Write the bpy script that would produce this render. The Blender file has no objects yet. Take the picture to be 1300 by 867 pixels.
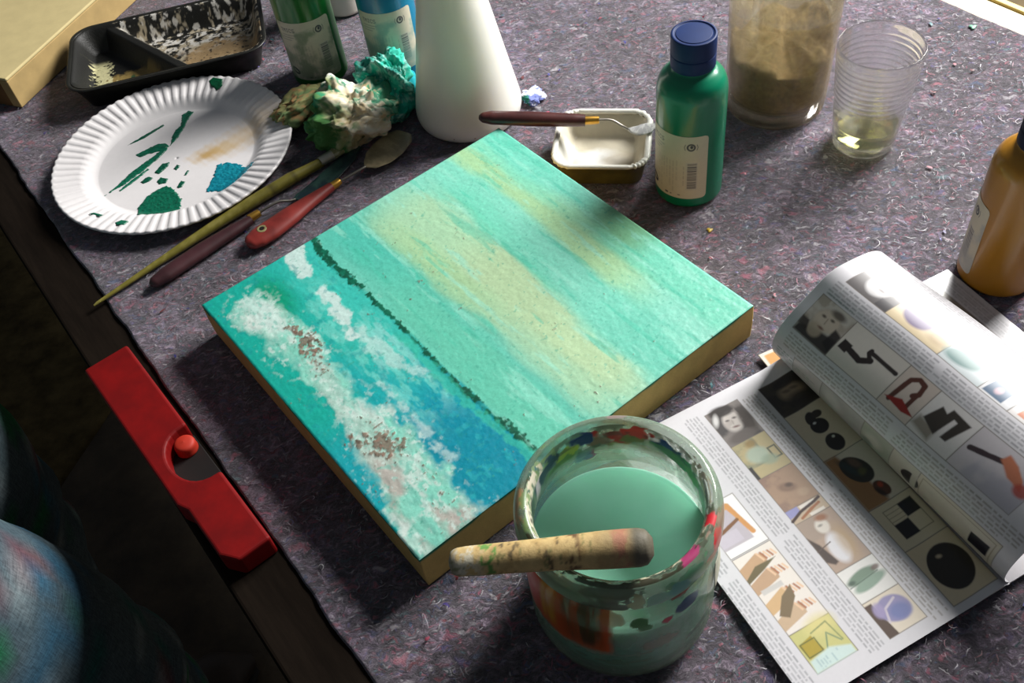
import bpy, math, random
import numpy as np
from mathutils import Vector, Matrix

C = bpy.context.scene.collection
PI = math.pi
rng = np.random.default_rng(7)
random.seed(7)

# ------------------------------------------------------------------ camera
FPX, PITCH, ROLL, CAMH = 1245.963, math.radians(49.63476), math.radians(-9.567963), 0.576552
FW = np.array([0, math.cos(PITCH), -math.sin(PITCH)])
RT0 = np.array([1.0, 0, 0])
UP0 = np.cross(RT0, FW)
RT = math.cos(ROLL) * RT0 + math.sin(ROLL) * UP0
UP = -math.sin(ROLL) * RT0 + math.cos(ROLL) * UP0
CAMPOS = np.array([0, 0, CAMH])


def at(px, py, z=0.0):
    """point of the horizontal plane at height z that the photo shows at (px, py)"""
    d = FW + RT * (px - 650) / FPX - UP * (py - 433.5) / FPX
    return CAMPOS + d * (z - CAMH) / d[2]


cd = bpy.data.cameras.new('camera')
cam = bpy.data.objects.new('camera', cd)
C.objects.link(cam)
M3 = Matrix((RT, UP, -FW)).transposed().to_4x4()
cam.matrix_world = Matrix.Translation(Vector(CAMPOS)) @ M3
cd.sensor_width = 36
cd.lens = FPX / 1300 * 36
cd.clip_start = 0.01
bpy.context.scene.camera = cam


# ------------------------------------------------------------------ colour helpers
def lin(c):
    c = np.asarray(c, dtype=float) / 255.0
    return np.where(c <= 0.04045, c / 12.92, ((c + 0.055) / 1.055) ** 2.4)


def rgba(c):
    l = lin(c)
    return (float(l[0]), float(l[1]), float(l[2]), 1.0)


# ------------------------------------------------------------------ noise (numpy)
def vnoise(h, w, fy, fx, seed):
    r = np.random.default_rng(seed)
    gy, gx = int(math.ceil(fy)) + 3, int(math.ceil(fx)) + 3
    g = r.random((gy, gx))
    y = np.linspace(0, fy, h); x = np.linspace(0, fx, w)
    yi = y.astype(int); xi = x.astype(int)
    ty = y - yi; tx = x - xi
    ty = (ty * ty * (3 - 2 * ty))[:, None]; tx = (tx * tx * (3 - 2 * tx))[None, :]
    a = g[np.ix_(yi, xi)]; b = g[np.ix_(yi, xi + 1)]
    c = g[np.ix_(yi + 1, xi)]; d = g[np.ix_(yi + 1, xi + 1)]
    return (a * (1 - tx) + b * tx) * (1 - ty) + (c * (1 - tx) + d * tx) * ty


def fbm(h, w, fy, fx, seed, octv=4, gain=0.55):
    s = np.zeros((h, w)); a = 1.0; t = 0
    for i in range(octv):
        s += a * vnoise(h, w, fy * 2 ** i, fx * 2 ** i, seed * 31 + i)
        t += a; a *= gain
    return s / t


def sstep(a, b, x):
    t = np.clip((x - a) / (b - a), 0, 1)
    return t * t * (3 - 2 * t)


# ------------------------------------------------------------------ raster: a colour array in mm, becomes vertex colours of a dense sheet
class Raster:
    def __init__(s, u0, v0, u1, v1, step, col):
        s.u = np.arange(u0, u1 + step / 2, step); s.v = np.arange(v0, v1 + step / 2, step)
        s.U, s.V = np.meshgrid(s.u, s.v)            # rows = v
        s.c = np.empty(s.U.shape + (3,)); s.c[:] = lin(col)
        s.a = np.zeros(s.U.shape)
        s.h, s.w = s.U.shape; s.step = step; s.seed = 1

    def put(s, mask, col, k=1.0):
        m = (mask * k)[..., None]
        s.c = s.c * (1 - m) + lin(col) * m
        s.a = np.maximum(s.a, mask * k)

    def soft(s, d, w=None):
        w = w or s.step * 0.7
        return np.clip(0.5 - d / (2 * w), 0, 1)

    def rect(s, u0, v0, u1, v1, col, k=1.0):
        d = np.maximum(np.maximum(u0 - s.U, s.U - u1), np.maximum(v0 - s.V, s.V - v1))
        s.put(s.soft(d), col, k)

    def frame(s, u0, v0, u1, v1, col, w=0.5):
        d = np.maximum(np.maximum(u0 - s.U, s.U - u1), np.maximum(v0 - s.V, s.V - v1))
        s.put(s.soft(np.abs(d) - w / 2), col)

    def ell(s, cu, cv, ru, rv, col, rot=0.0, k=1.0, soft=None, jag=0.0):
        c, sn = math.cos(rot), math.sin(rot)
        x = (s.U - cu) * c + (s.V - cv) * sn; y = -(s.U - cu) * sn + (s.V - cv) * c
        q = np.sqrt((x / ru) ** 2 + (y / rv) ** 2)
        if jag:
            s.seed += 1
            q = q + (fbm(s.h, s.w, 14, 14, s.seed, 3) - .5) * jag
        s.put(s.soft((q - 1) * min(ru, rv), soft), col, k)

    def pdist(s, pts):
        P = np.asarray(pts, float); inside = np.zeros(s.U.shape, bool); d = np.full(s.U.shape, 1e9)
        for i in range(len(P)):
            a = P[i]; b = P[(i + 1) % len(P)]
            ab = b - a; t = np.clip(((s.U - a[0]) * ab[0] + (s.V - a[1]) * ab[1]) / (ab @ ab + 1e-12), 0, 1)
            d = np.minimum(d, np.hypot(s.U - a[0] - t * ab[0], s.V - a[1] - t * ab[1]))
            cond = ((a[1] > s.V) != (b[1] > s.V))
            with np.errstate(divide='ignore', invalid='ignore'):
                xi = (b[0] - a[0]) * (s.V - a[1]) / (b[1] - a[1] + 1e-12) + a[0]
            inside ^= cond & (s.U < xi)
        return np.where(inside, -d, d)

    def poly(s, pts, col, k=1.0, soft=None, jag=0.0, jf=20):
        d = s.pdist(pts)
        if jag:
            s.seed += 1
            d = d + (fbm(s.h, s.w, jf, jf, s.seed, 4) - .5) * 2 * jag
        s.put(s.soft(d, soft), col, k)

    def line(s, pts, col, w=0.5, k=1.0, jag=0.0, soft=None):
        d = np.full(s.U.shape, 1e9)
        P = np.asarray(pts, float)
        for a, b in zip(P[:-1], P[1:]):
            ab = b - a; t = np.clip(((s.U - a[0]) * ab[0] + (s.V - a[1]) * ab[1]) / (ab @ ab + 1e-12), 0, 1)
            d = np.minimum(d, np.hypot(s.U - a[0] - t * ab[0], s.V - a[1] - t * ab[1]))
        if jag:
            s.seed += 1
            d = d + (fbm(s.h, s.w, 24, 24, s.seed, 3) - .5) * 2 * jag
        s.put(s.soft(d - w / 2, soft), col, k)

    def grad(s, u0, v0, u1, v1, ca, cb, along='v'):
        m = s.soft(np.maximum(np.maximum(u0 - s.U, s.U - u1), np.maximum(v0 - s.V, s.V - v1)))
        t = np.clip((s.V - v0) / (v1 - v0) if along == 'v' else (s.U - u0) / (u1 - u0), 0, 1)[..., None]
        s.c = s.c * (1 - m[..., None]) + (lin(ca) * (1 - t) + lin(cb) * t) * m[..., None]

    def text(s, u0, v0, u1, v1, pitch=2.5, col=(120, 118, 120), seed=0, k=.75, gap=None):
        """lines of small illegible print running along v"""
        r = random.Random(seed); u = u0 + pitch * .5
        while u < u1 - pitch * .3:
            v = v0 + r.uniform(0, 2); end = v1 - r.choice([0, 0, 1, 5, 12])
            while v < end:
                L = r.uniform(2.0, 6.5)
                if not (gap and gap[0] < v < gap[1]):
                    s.rect(u - pitch * .22, v, u + pitch * .22, min(v + L, end), col, k * r.uniform(.65, 1))
                v += L + r.uniform(.9, 1.5)
            u += pitch


FONT = {'A': '01110100011000111111100011000110001', 'C': '01110100011000010000100001000101110', 'E': '11111100001000011110100001000011111',
        'I': '01110001000010000100001000010001110', 'L': '10000100001000010000100001000011111', 'M': '10001110111010110101100011000110001',
        'S': '01111100001000001110000010000111110', 'T': '11111001000010000100001000010000100', 'R': '11110100011000111110101001001010001', 'Y': '10001100010101000100001000010000100'}


def write(ras, txt, u, v, px, col):
    """block letters, u to the right, v downwards, px = pixel size"""
    for ch in txt:
        f = FONT[ch]
        for r in range(7):
            for c in range(5):
                if f[r * 5 + c] == '1':
                    ras.rect(u + c * px, v + r * px, u + (c + 1) * px, v + (r + 1) * px, col)
        u += 6 * px


# ------------------------------------------------------------------ mesh helpers
def new_obj(name, verts, faces, mat=None, parent=None, smooth=True, cols=None, alphas=None):
    me = bpy.data.meshes.new(name)
    me.from_pydata([tuple(map(float, v)) for v in verts], [], [tuple(int(i) for i in f) for f in faces])
    me.update()
    if smooth:
        me.polygons.foreach_set('use_smooth', [True] * len(me.polygons))
    if cols is not None:
        a = me.color_attributes.new('Col', 'FLOAT_COLOR', 'POINT')
        q = np.ones((len(verts), 4)); q[:, :3] = cols
        if alphas is not None:
            q[:, 3] = alphas
        a.data.foreach_set('color', q.astype(np.float32).ravel())
    if mat is not None:
        for m in (mat if isinstance(mat, (list, tuple)) else [mat]):
            me.materials.append(m)
    o = bpy.data.objects.new(name, me)
    C.objects.link(o)
    if parent is not None:
        o.parent = parent
    return o


def tag(o, label, cat, group=None, kind=None):
    if label: o['label'] = label
    if cat: o['category'] = cat
    if group: o['group'] = group
    if kind: o['kind'] = kind
    return o


def thing(name, label, cat, loc=(0, 0, 0), rz=0.0, group=None):
    o = bpy.data.objects.new(name, None)
    C.objects.link(o)
    o.location = loc; o.rotation_euler = (0, 0, rz); o.empty_display_size = .02
    return tag(o, label, cat, group)


def grid_faces(nr, nc, off=0, wrap=False):
    """rows x cols grid"""
    r = np.arange(nr - 1)[:, None]; ncc = nc if wrap else nc - 1
    c = np.arange(ncc)[None, :]; c2 = (c + 1) % nc
    f = np.stack([r * nc + c, r * nc + c2, (r + 1) * nc + c2, (r + 1) * nc + c], -1).reshape(-1, 4) + off
    return f


def fast_grid(name, P, mat, parent=None, cols=None, alphas=None, smooth=True, flip=False, wrap=False):
    """P: (rows, cols, 3) array -> one mesh"""
    nr, nc = P.shape[:2]
    F = grid_faces(nr, nc, wrap=wrap)
    if flip: F = F[:, ::-1]
    me = bpy.data.meshes.new(name)
    V = P.reshape(-1, 3)
    me.vertices.add(len(V)); me.vertices.foreach_set('co', V.astype(np.float32).ravel())
    me.loops.add(F.size); me.loops.foreach_set('vertex_index', F.astype(np.int32).ravel())
    me.polygons.add(len(F)); me.polygons.foreach_set('loop_start', np.arange(0, F.size, 4, dtype=np.int32))
    me.update(calc_edges=True)
    if smooth: me.polygons.foreach_set('use_smooth', np.ones(len(F), bool))
    if cols is not None:
        a = me.color_attributes.new('Col', 'FLOAT_COLOR', 'POINT')
        q = np.ones((len(V), 4)); q[:, :3] = cols.reshape(-1, 3)
        if alphas is not None: q[:, 3] = alphas.ravel()
        a.data.foreach_set('color', q.astype(np.float32).ravel())
    if mat is not None: me.materials.append(mat)
    me.validate()
    o = bpy.data.objects.new(name, me); C.objects.link(o)
    if parent is not None: o.parent = parent
    return o


def lathe_pts(prof, n=96):
    p = np.asarray(prof, float); a = np.linspace(0, 2 * PI, n, endpoint=False)
    P = np.empty((len(p), n, 3))
    P[..., 0] = p[:, :1] * np.cos(a); P[..., 1] = p[:, :1] * np.sin(a); P[..., 2] = p[:, 1:2]
    return P, a


def smooth_prof(pts, sub=6):
    """rounded profile: Catmull-Rom through the points"""
    p = np.asarray(pts, float); out = []
    q = np.vstack([2 * p[0] - p[1], p, 2 * p[-1] - p[-2]])
    for i in range(1, len(q) - 2):
        for t in np.linspace(0, 1, sub, endpoint=False):
            a, b, c, d = q[i - 1], q[i], q[i + 1], q[i + 2]
            out.append(.5 * (2 * b + (c - a) * t + (2 * a - 5 * b + 4 * c - d) * t * t + (3 * b - a - 3 * c + d) * t ** 3))
    out.append(p[-1])
    return np.array(out)


def bev_prof(pts, r=.0015, n=4):
    """polyline profile with every inner corner rounded by radius r"""
    p = [np.asarray(q, float) for q in pts]; out = [p[0]]
    for a, b, c in zip(p[:-2], p[1:-1], p[2:]):
        l1 = np.linalg.norm(a - b); l2 = np.linalg.norm(c - b); k = min(r, l1 * .45, l2 * .45)
        s = b + (a - b) / max(l1, 1e-9) * k; e = b + (c - b) / max(l2, 1e-9) * k
        for t in np.linspace(0, 1, n):
            out.append((1 - t) ** 2 * s + 2 * t * (1 - t) * b + t * t * e)
    out.append(p[-1])
    return np.array(out)


def lathe(name, prof, mat, parent=None, n=96, loc=(0, 0, 0), cols=None, alphas=None):
    P, a = lathe_pts(prof, n)
    o = fast_grid(name, P, mat, parent, cols, alphas, wrap=True)
    o.location = loc
    return o


def tube(name, pts, radii, mat, parent=None, n=20, flat=None, up=(0, 0, 1), cols=None, caps=True):
    """swept round (or flattened) bar through pts; radii may be (r_side, r_up) pairs"""
    P = np.asarray(pts, float); R = np.asarray(radii, float)
    if R.ndim == 1: R = np.stack([R, R], 1)
    T = np.gradient(P, axis=0); T /= np.linalg.norm(T, axis=1)[:, None]
    upv = np.asarray(up, float)
    S = np.cross(T, upv); S /= np.linalg.norm(S, axis=1)[:, None] + 1e-12
    N = np.cross(S, T)
    a = np.linspace(0, 2 * PI, n, endpoint=False)
    G = P[:, None, :] + S[:, None, :] * (R[:, :1, None] * np.cos(a)[None, :, None]) + N[:, None, :] * (R[:, 1:, None] * np.sin(a)[None, :, None])
    if caps:
        G = np.concatenate([np.repeat(P[:1, None, :], n, 1), G, np.repeat(P[-1:, None, :], n, 1)])
        if cols is not None: cols = np.concatenate([cols[:1], cols, cols[-1:]])
    cc = None
    if cols is not None:
        cc = cols if cols.ndim == 3 else np.repeat(cols[:, None, :], n, 1)
    o = fast_grid(name, G, mat, parent, cc, wrap=True)
    o.data.set_sharp_from_angle(angle=math.radians(50))
    return o


def resample(pts, n):
    p = smooth_prof(pts, 12)
    d = np.concatenate([[0], np.cumsum(np.linalg.norm(np.diff(p, axis=0), axis=1))])
    s = np.linspace(0, d[-1], n)
    return np.stack([np.interp(s, d, p[:, k]) for k in range(p.shape[1])], 1), s / d[-1]


def bbox_mesh(name, sx, sy, sz, mat, parent=None, loc=(0, 0, 0), rz=0, bevel=.002, segs=3, z0=True):
    x, y = sx / 2, sy / 2; a, b = (0, sz) if z0 else (-sz / 2, sz / 2)
    v = [(-x, -y, a), (x, -y, a), (x, y, a), (-x, y, a), (-x, -y, b), (x, -y, b), (x, y, b), (-x, y, b)]
    f = [(0, 3, 2, 1), (4, 5, 6, 7), (0, 1, 5, 4), (1, 2, 6, 5), (2, 3, 7, 6), (3, 0, 4, 7)]
    o = new_obj(name, v, f, mat, parent, smooth=False)
    o.location = loc; o.rotation_euler = (0, 0, rz)
    if bevel:
        m = o.modifiers.new('bevel', 'BEVEL'); m.width = bevel; m.segments = segs
    return o


# ------------------------------------------------------------------ materials
def mk(name):
    m = bpy.data.materials.new(name); m.use_nodes = True
    nt = m.node_tree; b = nt.nodes['Principled BSDF']
    return m, nt, b


def nd(nt, t, **kw):
    n = nt.nodes.new(t)
    for k, v in kw.items():
        if k in n.inputs.keys() if hasattr(n.inputs, 'keys') else False:
            n.inputs[k].default_value = v
        else:
            setattr(n, k, v)
    return n


def noise_node(nt, scale, detail=4, rough=.6, coord='Object', stretch=None, dist=0.0):
    tc = nt.nodes.new('ShaderNodeTexCoord')
    n = nt.nodes.new('ShaderNodeTexNoise')
    n.inputs['Scale'].default_value = scale; n.inputs['Detail'].default_value = detail
    n.inputs['Roughness'].default_value = rough; n.inputs['Distortion'].default_value = dist
    if stretch:
        mp = nt.nodes.new('ShaderNodeMapping'); mp.inputs['Scale'].default_value = stretch
        nt.links.new(tc.outputs[coord], mp.inputs['Vector']); nt.links.new(mp.outputs[0], n.inputs['Vector'])
    else:
        nt.links.new(tc.outputs[coord], n.inputs['Vector'])
    return n


def ramp(nt, src, stops, interp='LINEAR'):
    r = nt.nodes.new('ShaderNodeValToRGB'); r.color_ramp.interpolation = interp
    el = r.color_ramp.elements
    while len(el) < len(stops): el.new(.5)
    for e, (p, c) in zip(el, stops):
        e.position = p; e.color = c if len(c) == 4 else (*c, 1)
    nt.links.new(src, r.inputs[0])
    return r


def bump(nt, b, src, strength=.3, dist=.001):
    bp = nt.nodes.new('ShaderNodeBump'); bp.inputs['Strength'].default_value = strength
    bp.inputs['Distance'].default_value = dist
    nt.links.new(src, bp.inputs['Height']); nt.links.new(bp.outputs[0], b.inputs['Normal'])
    return bp


def mixc(nt, fac, a, b, mode='MIX'):
    m = nt.nodes.new('ShaderNodeMix'); m.data_type = 'RGBA'; m.blend_type = mode
    for s, v in ((m.inputs[0], fac), (m.inputs[6], a), (m.inputs[7], b)):
        if hasattr(v, 'is_output'): nt.links.new(v, s)
        else: s.default_value = v if not isinstance(v, tuple) or len(v) == 4 else (*v, 1)
    return m.outputs[2]


def plain(name, col, rough=.5, var=.12, scale=40, spec=.5, bmp=0.0, bdist=.0005, bscale=None, metal=0.0, sss=0.0, coat=0.0, stretch=None, sheen=0):
    m, nt, b = mk(name)
    c = rgba(col)
    n = noise_node(nt, scale, 4, .6, stretch=stretch)
    d = tuple(x * (1 - var) for x in c[:3]) + (1,); l = tuple(min(1, x * (1 + var)) for x in c[:3]) + (1,)
    r = ramp(nt, n.outputs['Fac'], [(.3, d), (.7, l)])
    nt.links.new(r.outputs[0], b.inputs['Base Color'])
    b.inputs['Roughness'].default_value = rough; b.inputs['Specular IOR Level'].default_value = spec
    b.inputs['Metallic'].default_value = metal; b.inputs['Coat Weight'].default_value = coat
    if sss:
        b.inputs['Subsurface Weight'].default_value = sss; b.inputs['Subsurface Radius'].default_value = (.01, .01, .01)
        b.inputs['Subsurface Scale'].default_value = 1.0
    if sheen:
        b.inputs['Sheen Weight'].default_value = sheen
    if bmp:
        n2 = noise_node(nt, bscale or scale * 4, 5, .65, stretch=stretch)
        bump(nt, b, n2.outputs['Fac'], bmp, bdist)
    return m


def vcol(name, rough=.5, spec=.5, var=.1, scale=300, bmp=0.0, bdist=.0004, bscale=600, coat=0.0, sss=0.0, sheen=0.0, rmix=None):
    """material whose colour is the sheet's own pigment (attribute Col) with fine noise on top"""
    m, nt, b = mk(name)
    a = nt.nodes.new('ShaderNodeAttribute'); a.attribute_name = 'Col'
    n = noise_node(nt, scale, 4, .65)
    r = ramp(nt, n.outputs['Fac'], [(.3, (1 - var,) * 3), (.7, (1 + var,) * 3)])
    nt.links.new(mixc(nt, 1.0, a.outputs['Color'], r.outputs[0], 'MULTIPLY'), b.inputs['Base Color'])
    b.inputs['Roughness'].default_value = rough; b.inputs['Specular IOR Level'].default_value = spec
    b.inputs['Coat Weight'].default_value = coat; b.inputs['Coat Roughness'].default_value = .12
    if sheen: b.inputs['Sheen Weight'].default_value = sheen
    if sss:
        b.inputs['Subsurface Weight'].default_value = sss; b.inputs['Subsurface Radius'].default_value = (.004,) * 3
        b.inputs['Subsurface Scale'].default_value = 1.0
    if bmp:
        n2 = noise_node(nt, bscale, 5, .65)
        bump(nt, b, n2.outputs['Fac'], bmp, bdist)
    return m


def glass_mat(name, tint=(1, 1, 1), rough=.02, film=0.0, clear=0.0, filmcol=(200, 200, 190), stained=False, filmscale=30, filmvar=.6):
    """clear glass, with a thin dirty film and optional paint stains (attribute Col, alpha = cover)"""
    m, nt, b = mk(name)
    b.inputs['Base Color'].default_value = (*tint, 1); b.inputs['Transmission Weight'].default_value = 1
    b.inputs['Roughness'].default_value = rough; b.inputs['IOR'].default_value = 1.45
    out = nt.nodes['Material Output']; sh = b.outputs[0]
    if clear:
        tr = nt.nodes.new('ShaderNodeBsdfTransparent'); tr.inputs[0].default_value = (*tint, 1)
        mx = nt.nodes.new('ShaderNodeMixShader'); mx.inputs[0].default_value = clear
        nt.links.new(sh, mx.inputs[1]); nt.links.new(tr.outputs[0], mx.inputs[2]); sh = mx.outputs[0]
    if film:
        d = nt.nodes.new('ShaderNodeBsdfDiffuse'); d.inputs[0].default_value = rgba(filmcol)
        tl = nt.nodes.new('ShaderNodeBsdfTranslucent'); tl.inputs[0].default_value = rgba(filmcol)
        mx0 = nt.nodes.new('ShaderNodeMixShader'); mx0.inputs[0].default_value = .45
        nt.links.new(d.outputs[0], mx0.inputs[1]); nt.links.new(tl.outputs[0], mx0.inputs[2])
        n = noise_node(nt, filmscale, 5, .65)
        r = ramp(nt, n.outputs['Fac'], [(.3, (film * (1 - filmvar),) * 3), (.7, (min(1, film * (1 + filmvar)),) * 3)])
        mx = nt.nodes.new('ShaderNodeMixShader'); nt.links.new(r.outputs[0], mx.inputs[0])
        nt.links.new(sh, mx.inputs[1]); nt.links.new(mx0.outputs[0], mx.inputs[2]); sh = mx.outputs[0]
    if stained:
        a = nt.nodes.new('ShaderNodeAttribute'); a.attribute_name = 'Col'
        p = nt.nodes.new('ShaderNodeBsdfPrincipled'); p.inputs['Roughness'].default_value = .35
        nt.links.new(a.outputs['Color'], p.inputs['Base Color'])
        mx = nt.nodes.new('ShaderNodeMixShader'); nt.links.new(a.outputs['Alpha'], mx.inputs[0])
        nt.links.new(sh, mx.inputs[1]); nt.links.new(p.outputs[0], mx.inputs[2]); sh = mx.outputs[0]
    nt.links.new(sh, out.inputs['Surface'])
    return m


# felt: grey recycled-fibre blanket with coloured flecks
def felt_material():
    m, nt, b = mk('felt_fleck')
    # warp coordinates a little so flecks look like fibres
    tc = nt.nodes.new('ShaderNodeTexCoord')
    nw = nt.nodes.new('ShaderNodeTexNoise'); nw.inputs['Scale'].default_value = 90; nw.inputs['Detail'].default_value = 3
    nt.links.new(tc.outputs['Object'], nw.inputs['Vector'])
    vm = nt.nodes.new('ShaderNodeVectorMath'); vm.operation = 'MULTIPLY_ADD'
    vm.inputs[1].default_value = (.02, .02, .02)
    nt.links.new(nw.outputs['Color'], vm.inputs[0]); nt.links.new(tc.outputs['Object'], vm.inputs[2])

    def nz(scale, detail, rough, src=None, stretch=None, rot=0):
        n = nt.nodes.new('ShaderNodeTexNoise'); n.inputs['Scale'].default_value = scale
        n.inputs['Detail'].default_value = detail; n.inputs['Roughness'].default_value = rough
        s = src or vm.outputs[0]
        if stretch:
            mp = nt.nodes.new('ShaderNodeMapping'); mp.inputs['Scale'].default_value = stretch; mp.inputs['Rotation'].default_value = (0, 0, rot)
            nt.links.new(s, mp.inputs['Vector']); s = mp.outputs[0]
        nt.links.new(s, n.inputs['Vector'])
        return n
    n1 = nz(125, 7, .74, stretch=(1, 2.0, 1), rot=.6)
    base = ramp(nt, n1.outputs['Fac'], [(.30, FELT[0]), (.43, FELT[1]), (.54, FELT[2]), (.66, FELT[3]), (.77, FELT[4])])
    col = base.outputs[0]
    # big tonal patches
    n2 = nz(9, 3, .5, tc.outputs['Object'])
    r2 = ramp(nt, n2.outputs['Fac'], [(.32, (.60, .54, .52)), (.68, (1.30, 1.26, 1.34))])
    col = mixc(nt, 1.0, col, r2.outputs[0], 'MULTIPLY')
    n5 = nz(48, 3, .6)
    r5 = ramp(nt, n5.outputs['Fac'], [(.34, (.38, .36, .38)), (.5, (1, .97, 1)), (.66, (2.0, 1.85, 1.98))])
    col = mixc(nt, 1.0, col, r5.outputs[0], 'MULTIPLY')
    # coloured flecks: voronoi cells with a random colour, shown where another noise is high
    for sc, rot, hi, seedoff in ((160, .4, .60, 0), (240, 1.7, .62, 7), (80, 2.6, .70, 3)):
        mp = nt.nodes.new('ShaderNodeMapping'); mp.inputs['Scale'].default_value = (1, 2.4, 1)
        mp.inputs['Rotation'].default_value = (0, 0, rot); mp.inputs['Location'].default_value = (seedoff, seedoff * .3, 0)
        nt.links.new(vm.outputs[0], mp.inputs['Vector'])
        v = nt.nodes.new('ShaderNodeTexVoronoi'); v.inputs['Scale'].default_value = sc
        nt.links.new(mp.outputs[0], v.inputs['Vector'])
        sx = nt.nodes.new('ShaderNodeSeparateColor'); nt.links.new(v.outputs['Color'], sx.inputs[0])
        cr = ramp(nt, sx.outputs[0], FLECK, 'CONSTANT')
        mk_ = ramp(nt, sx.outputs[1], [(hi - .02, (0, 0, 0)), (hi + .12, (1, 1, 1))])
        dm = ramp(nt, v.outputs['Distance'], [(.18, (1, 1, 1)), (.5, (0, 0, 0))])
        mm = nt.nodes.new('ShaderNodeMath'); mm.operation = 'MULTIPLY'
        nt.links.new(mk_.outputs[0], mm.inputs[0]); nt.links.new(dm.outputs[0], mm.inputs[1])
        m2 = nt.nodes.new('ShaderNodeMath'); m2.operation = 'MULTIPLY'; m2.inputs[1].default_value = .85
        nt.links.new(mm.outputs[0], m2.inputs[0])
        col = mixc(nt, m2.outputs[0], col, cr.outputs[0])
    nt.links.new(col, b.inputs['Base Color'])
    b.inputs['Roughness'].default_value = .58; b.inputs['Specular IOR Level'].default_value = .38
    b.inputs['Sheen Weight'].default_value = .55; b.inputs['Sheen Roughness'].default_value = .5
    b.inputs['Sheen Tint'].default_value = (.95, .9, 1, 1)
    nb = nz(150, 7, .78)
    bump(nt, b, nb.outputs['Fac'], 1.0, .0034)
    return m


FELT = [(.007, .005, .007), (.028, .022, .029), (.090, .073, .092), (.29, .25, .30), (.66, .62, .67)]
FLECK = [(0, rgba((150, 70, 95))), (.16, rgba((90, 80, 130))), (.3, rgba((60, 85, 120))), (.44, rgba((190, 185, 190))),
         (.58, rgba((45, 42, 50))), (.7, rgba((170, 95, 110))), (.82, rgba((70, 110, 115))), (.92, rgba((120, 40, 50)))]

# ------------------------------------------------------------------ light and world
W = bpy.data.worlds.new('world'); bpy.context.scene.world = W; W.use_nodes = True
bg = W.node_tree.nodes['Background']
bg.inputs[0].default_value = (.80, .88, 1.0, 1); bg.inputs[1].default_value = .085


def area(name, loc, target, sx, sy, power, col):
    l = bpy.data.lights.new(name, 'AREA'); l.shape = 'RECTANGLE'; l.size = sx; l.size_y = sy
    l.energy = power; l.color = col
    o = bpy.data.objects.new(name, l); C.objects.link(o); o.location = loc
    d = Vector(target) - Vector(loc)
    o.rotation_euler = d.to_track_quat('-Z', 'Y').to_euler()
    return o


wl = area('window_light', (1.26, 1.38, 1.06), (.22, .66, 0), .74, .74, 31, (1.0, .985, .955))
wl.data.spread = math.radians(110)
sp = bpy.data.lights.new('sun_through_window', 'SPOT'); sp.energy = 2000; sp.spot_size = math.radians(24); sp.spot_blend = .2; sp.color = (1.0, .88, .62); sp.shadow_soft_size = .05
spo = bpy.data.objects.new('sun_through_window', sp); C.objects.link(spo); spo.location = (2.6, 3.3, 2.0)
spo.rotation_euler = (Vector((1.38, 1.9, -.76)) - spo.location).to_track_quat('-Z', 'Y').to_euler()

vs = bpy.context.scene.view_settings
vs.view_transform = 'Standard'; vs.look = 'None'; vs.gamma = 1; vs.exposure = 0.0; vs.use_curve_mapping = False

# ================================================================== SETTING: floor, table, felt
FLOOR_Z = -.76
fm = plain('dark_floor', (62, 52, 38), .8, .5, 14, bmp=.5, bdist=.004, bscale=60)
fl = bbox_mesh('floor', 7, 7, .05, fm, loc=(0, .6, FLOOR_Z - .05), bevel=0)
tag(fl, 'dark brown floor below the table', 'floor', kind='structure')

ET = np.array([.505, -.863]); EN = np.array([.863, .505])          # table length (towards camera) and width (to the right)
ANG = math.atan2(ET[1], ET[0])


def tab(n, t, z=0.0):
    p = EN * n + ET * t
    return np.array([p[0], p[1], z])


# table: top board with its own bare edges, four legs and side rails
TN0, TN1, TT0, TT1 = -.021, .874, -1.55, .22
tc_ = tab((TN0 + TN1) / 2, (TT0 + TT1) / 2)
table = thing('work_table', 'long wooden work table under the grey felt blanket, its edges left bare', 'table', (tc_[0], tc_[1], FLOOR_Z), ANG)
m_top = plain('table_wood', (208, 190, 150), .55, .1, 12, stretch=(1, 12, 1), bmp=.15, bdist=.0004)
m_dark = plain('table_dark_edge', (26, 20, 15), .9, .3, 20, spec=.06, stretch=(1, 8, 1), bmp=.2)  # one near-black tone for edge strip, legs and rails
tl, tw = TT1 - TT0, TN1 - TN0
bbox_mesh('table_top', tl, tw - .05, .03, m_top, table, (0, .025, -FLOOR_Z - .0338), bevel=.002)
e = bbox_mesh('edge_strip', tl, .05, .03, m_dark, table, (0, -tw / 2 + .025, -FLOOR_Z - .0338), bevel=.003)
e['label'] = 'dark bare edge strip'
rim = bbox_mesh('edge_rim', tl, .008, .036, plain('rim_yellow', (216, 190, 110), .5, .1, 20), table, (0, tw / 2 + .004, -FLOOR_Z - .0375), bevel=.0015)
rim['label'] = 'yellowish edge rim'
for sx in (-1, 1):
    for sy in (-1, 1):
        bbox_mesh('leg', .06, .06, -FLOOR_Z - .033, m_dark, table, (sx * (tl / 2 - .12), sy * (tw / 2 - .10), 0), bevel=.003)
for sy in (-1, 1):
    bbox_mesh('side_rail', tl - .28, .025, .09, m_dark, table, (0, sy * (tw / 2 - .11), -FLOOR_Z - .123), bevel=.002)

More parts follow.
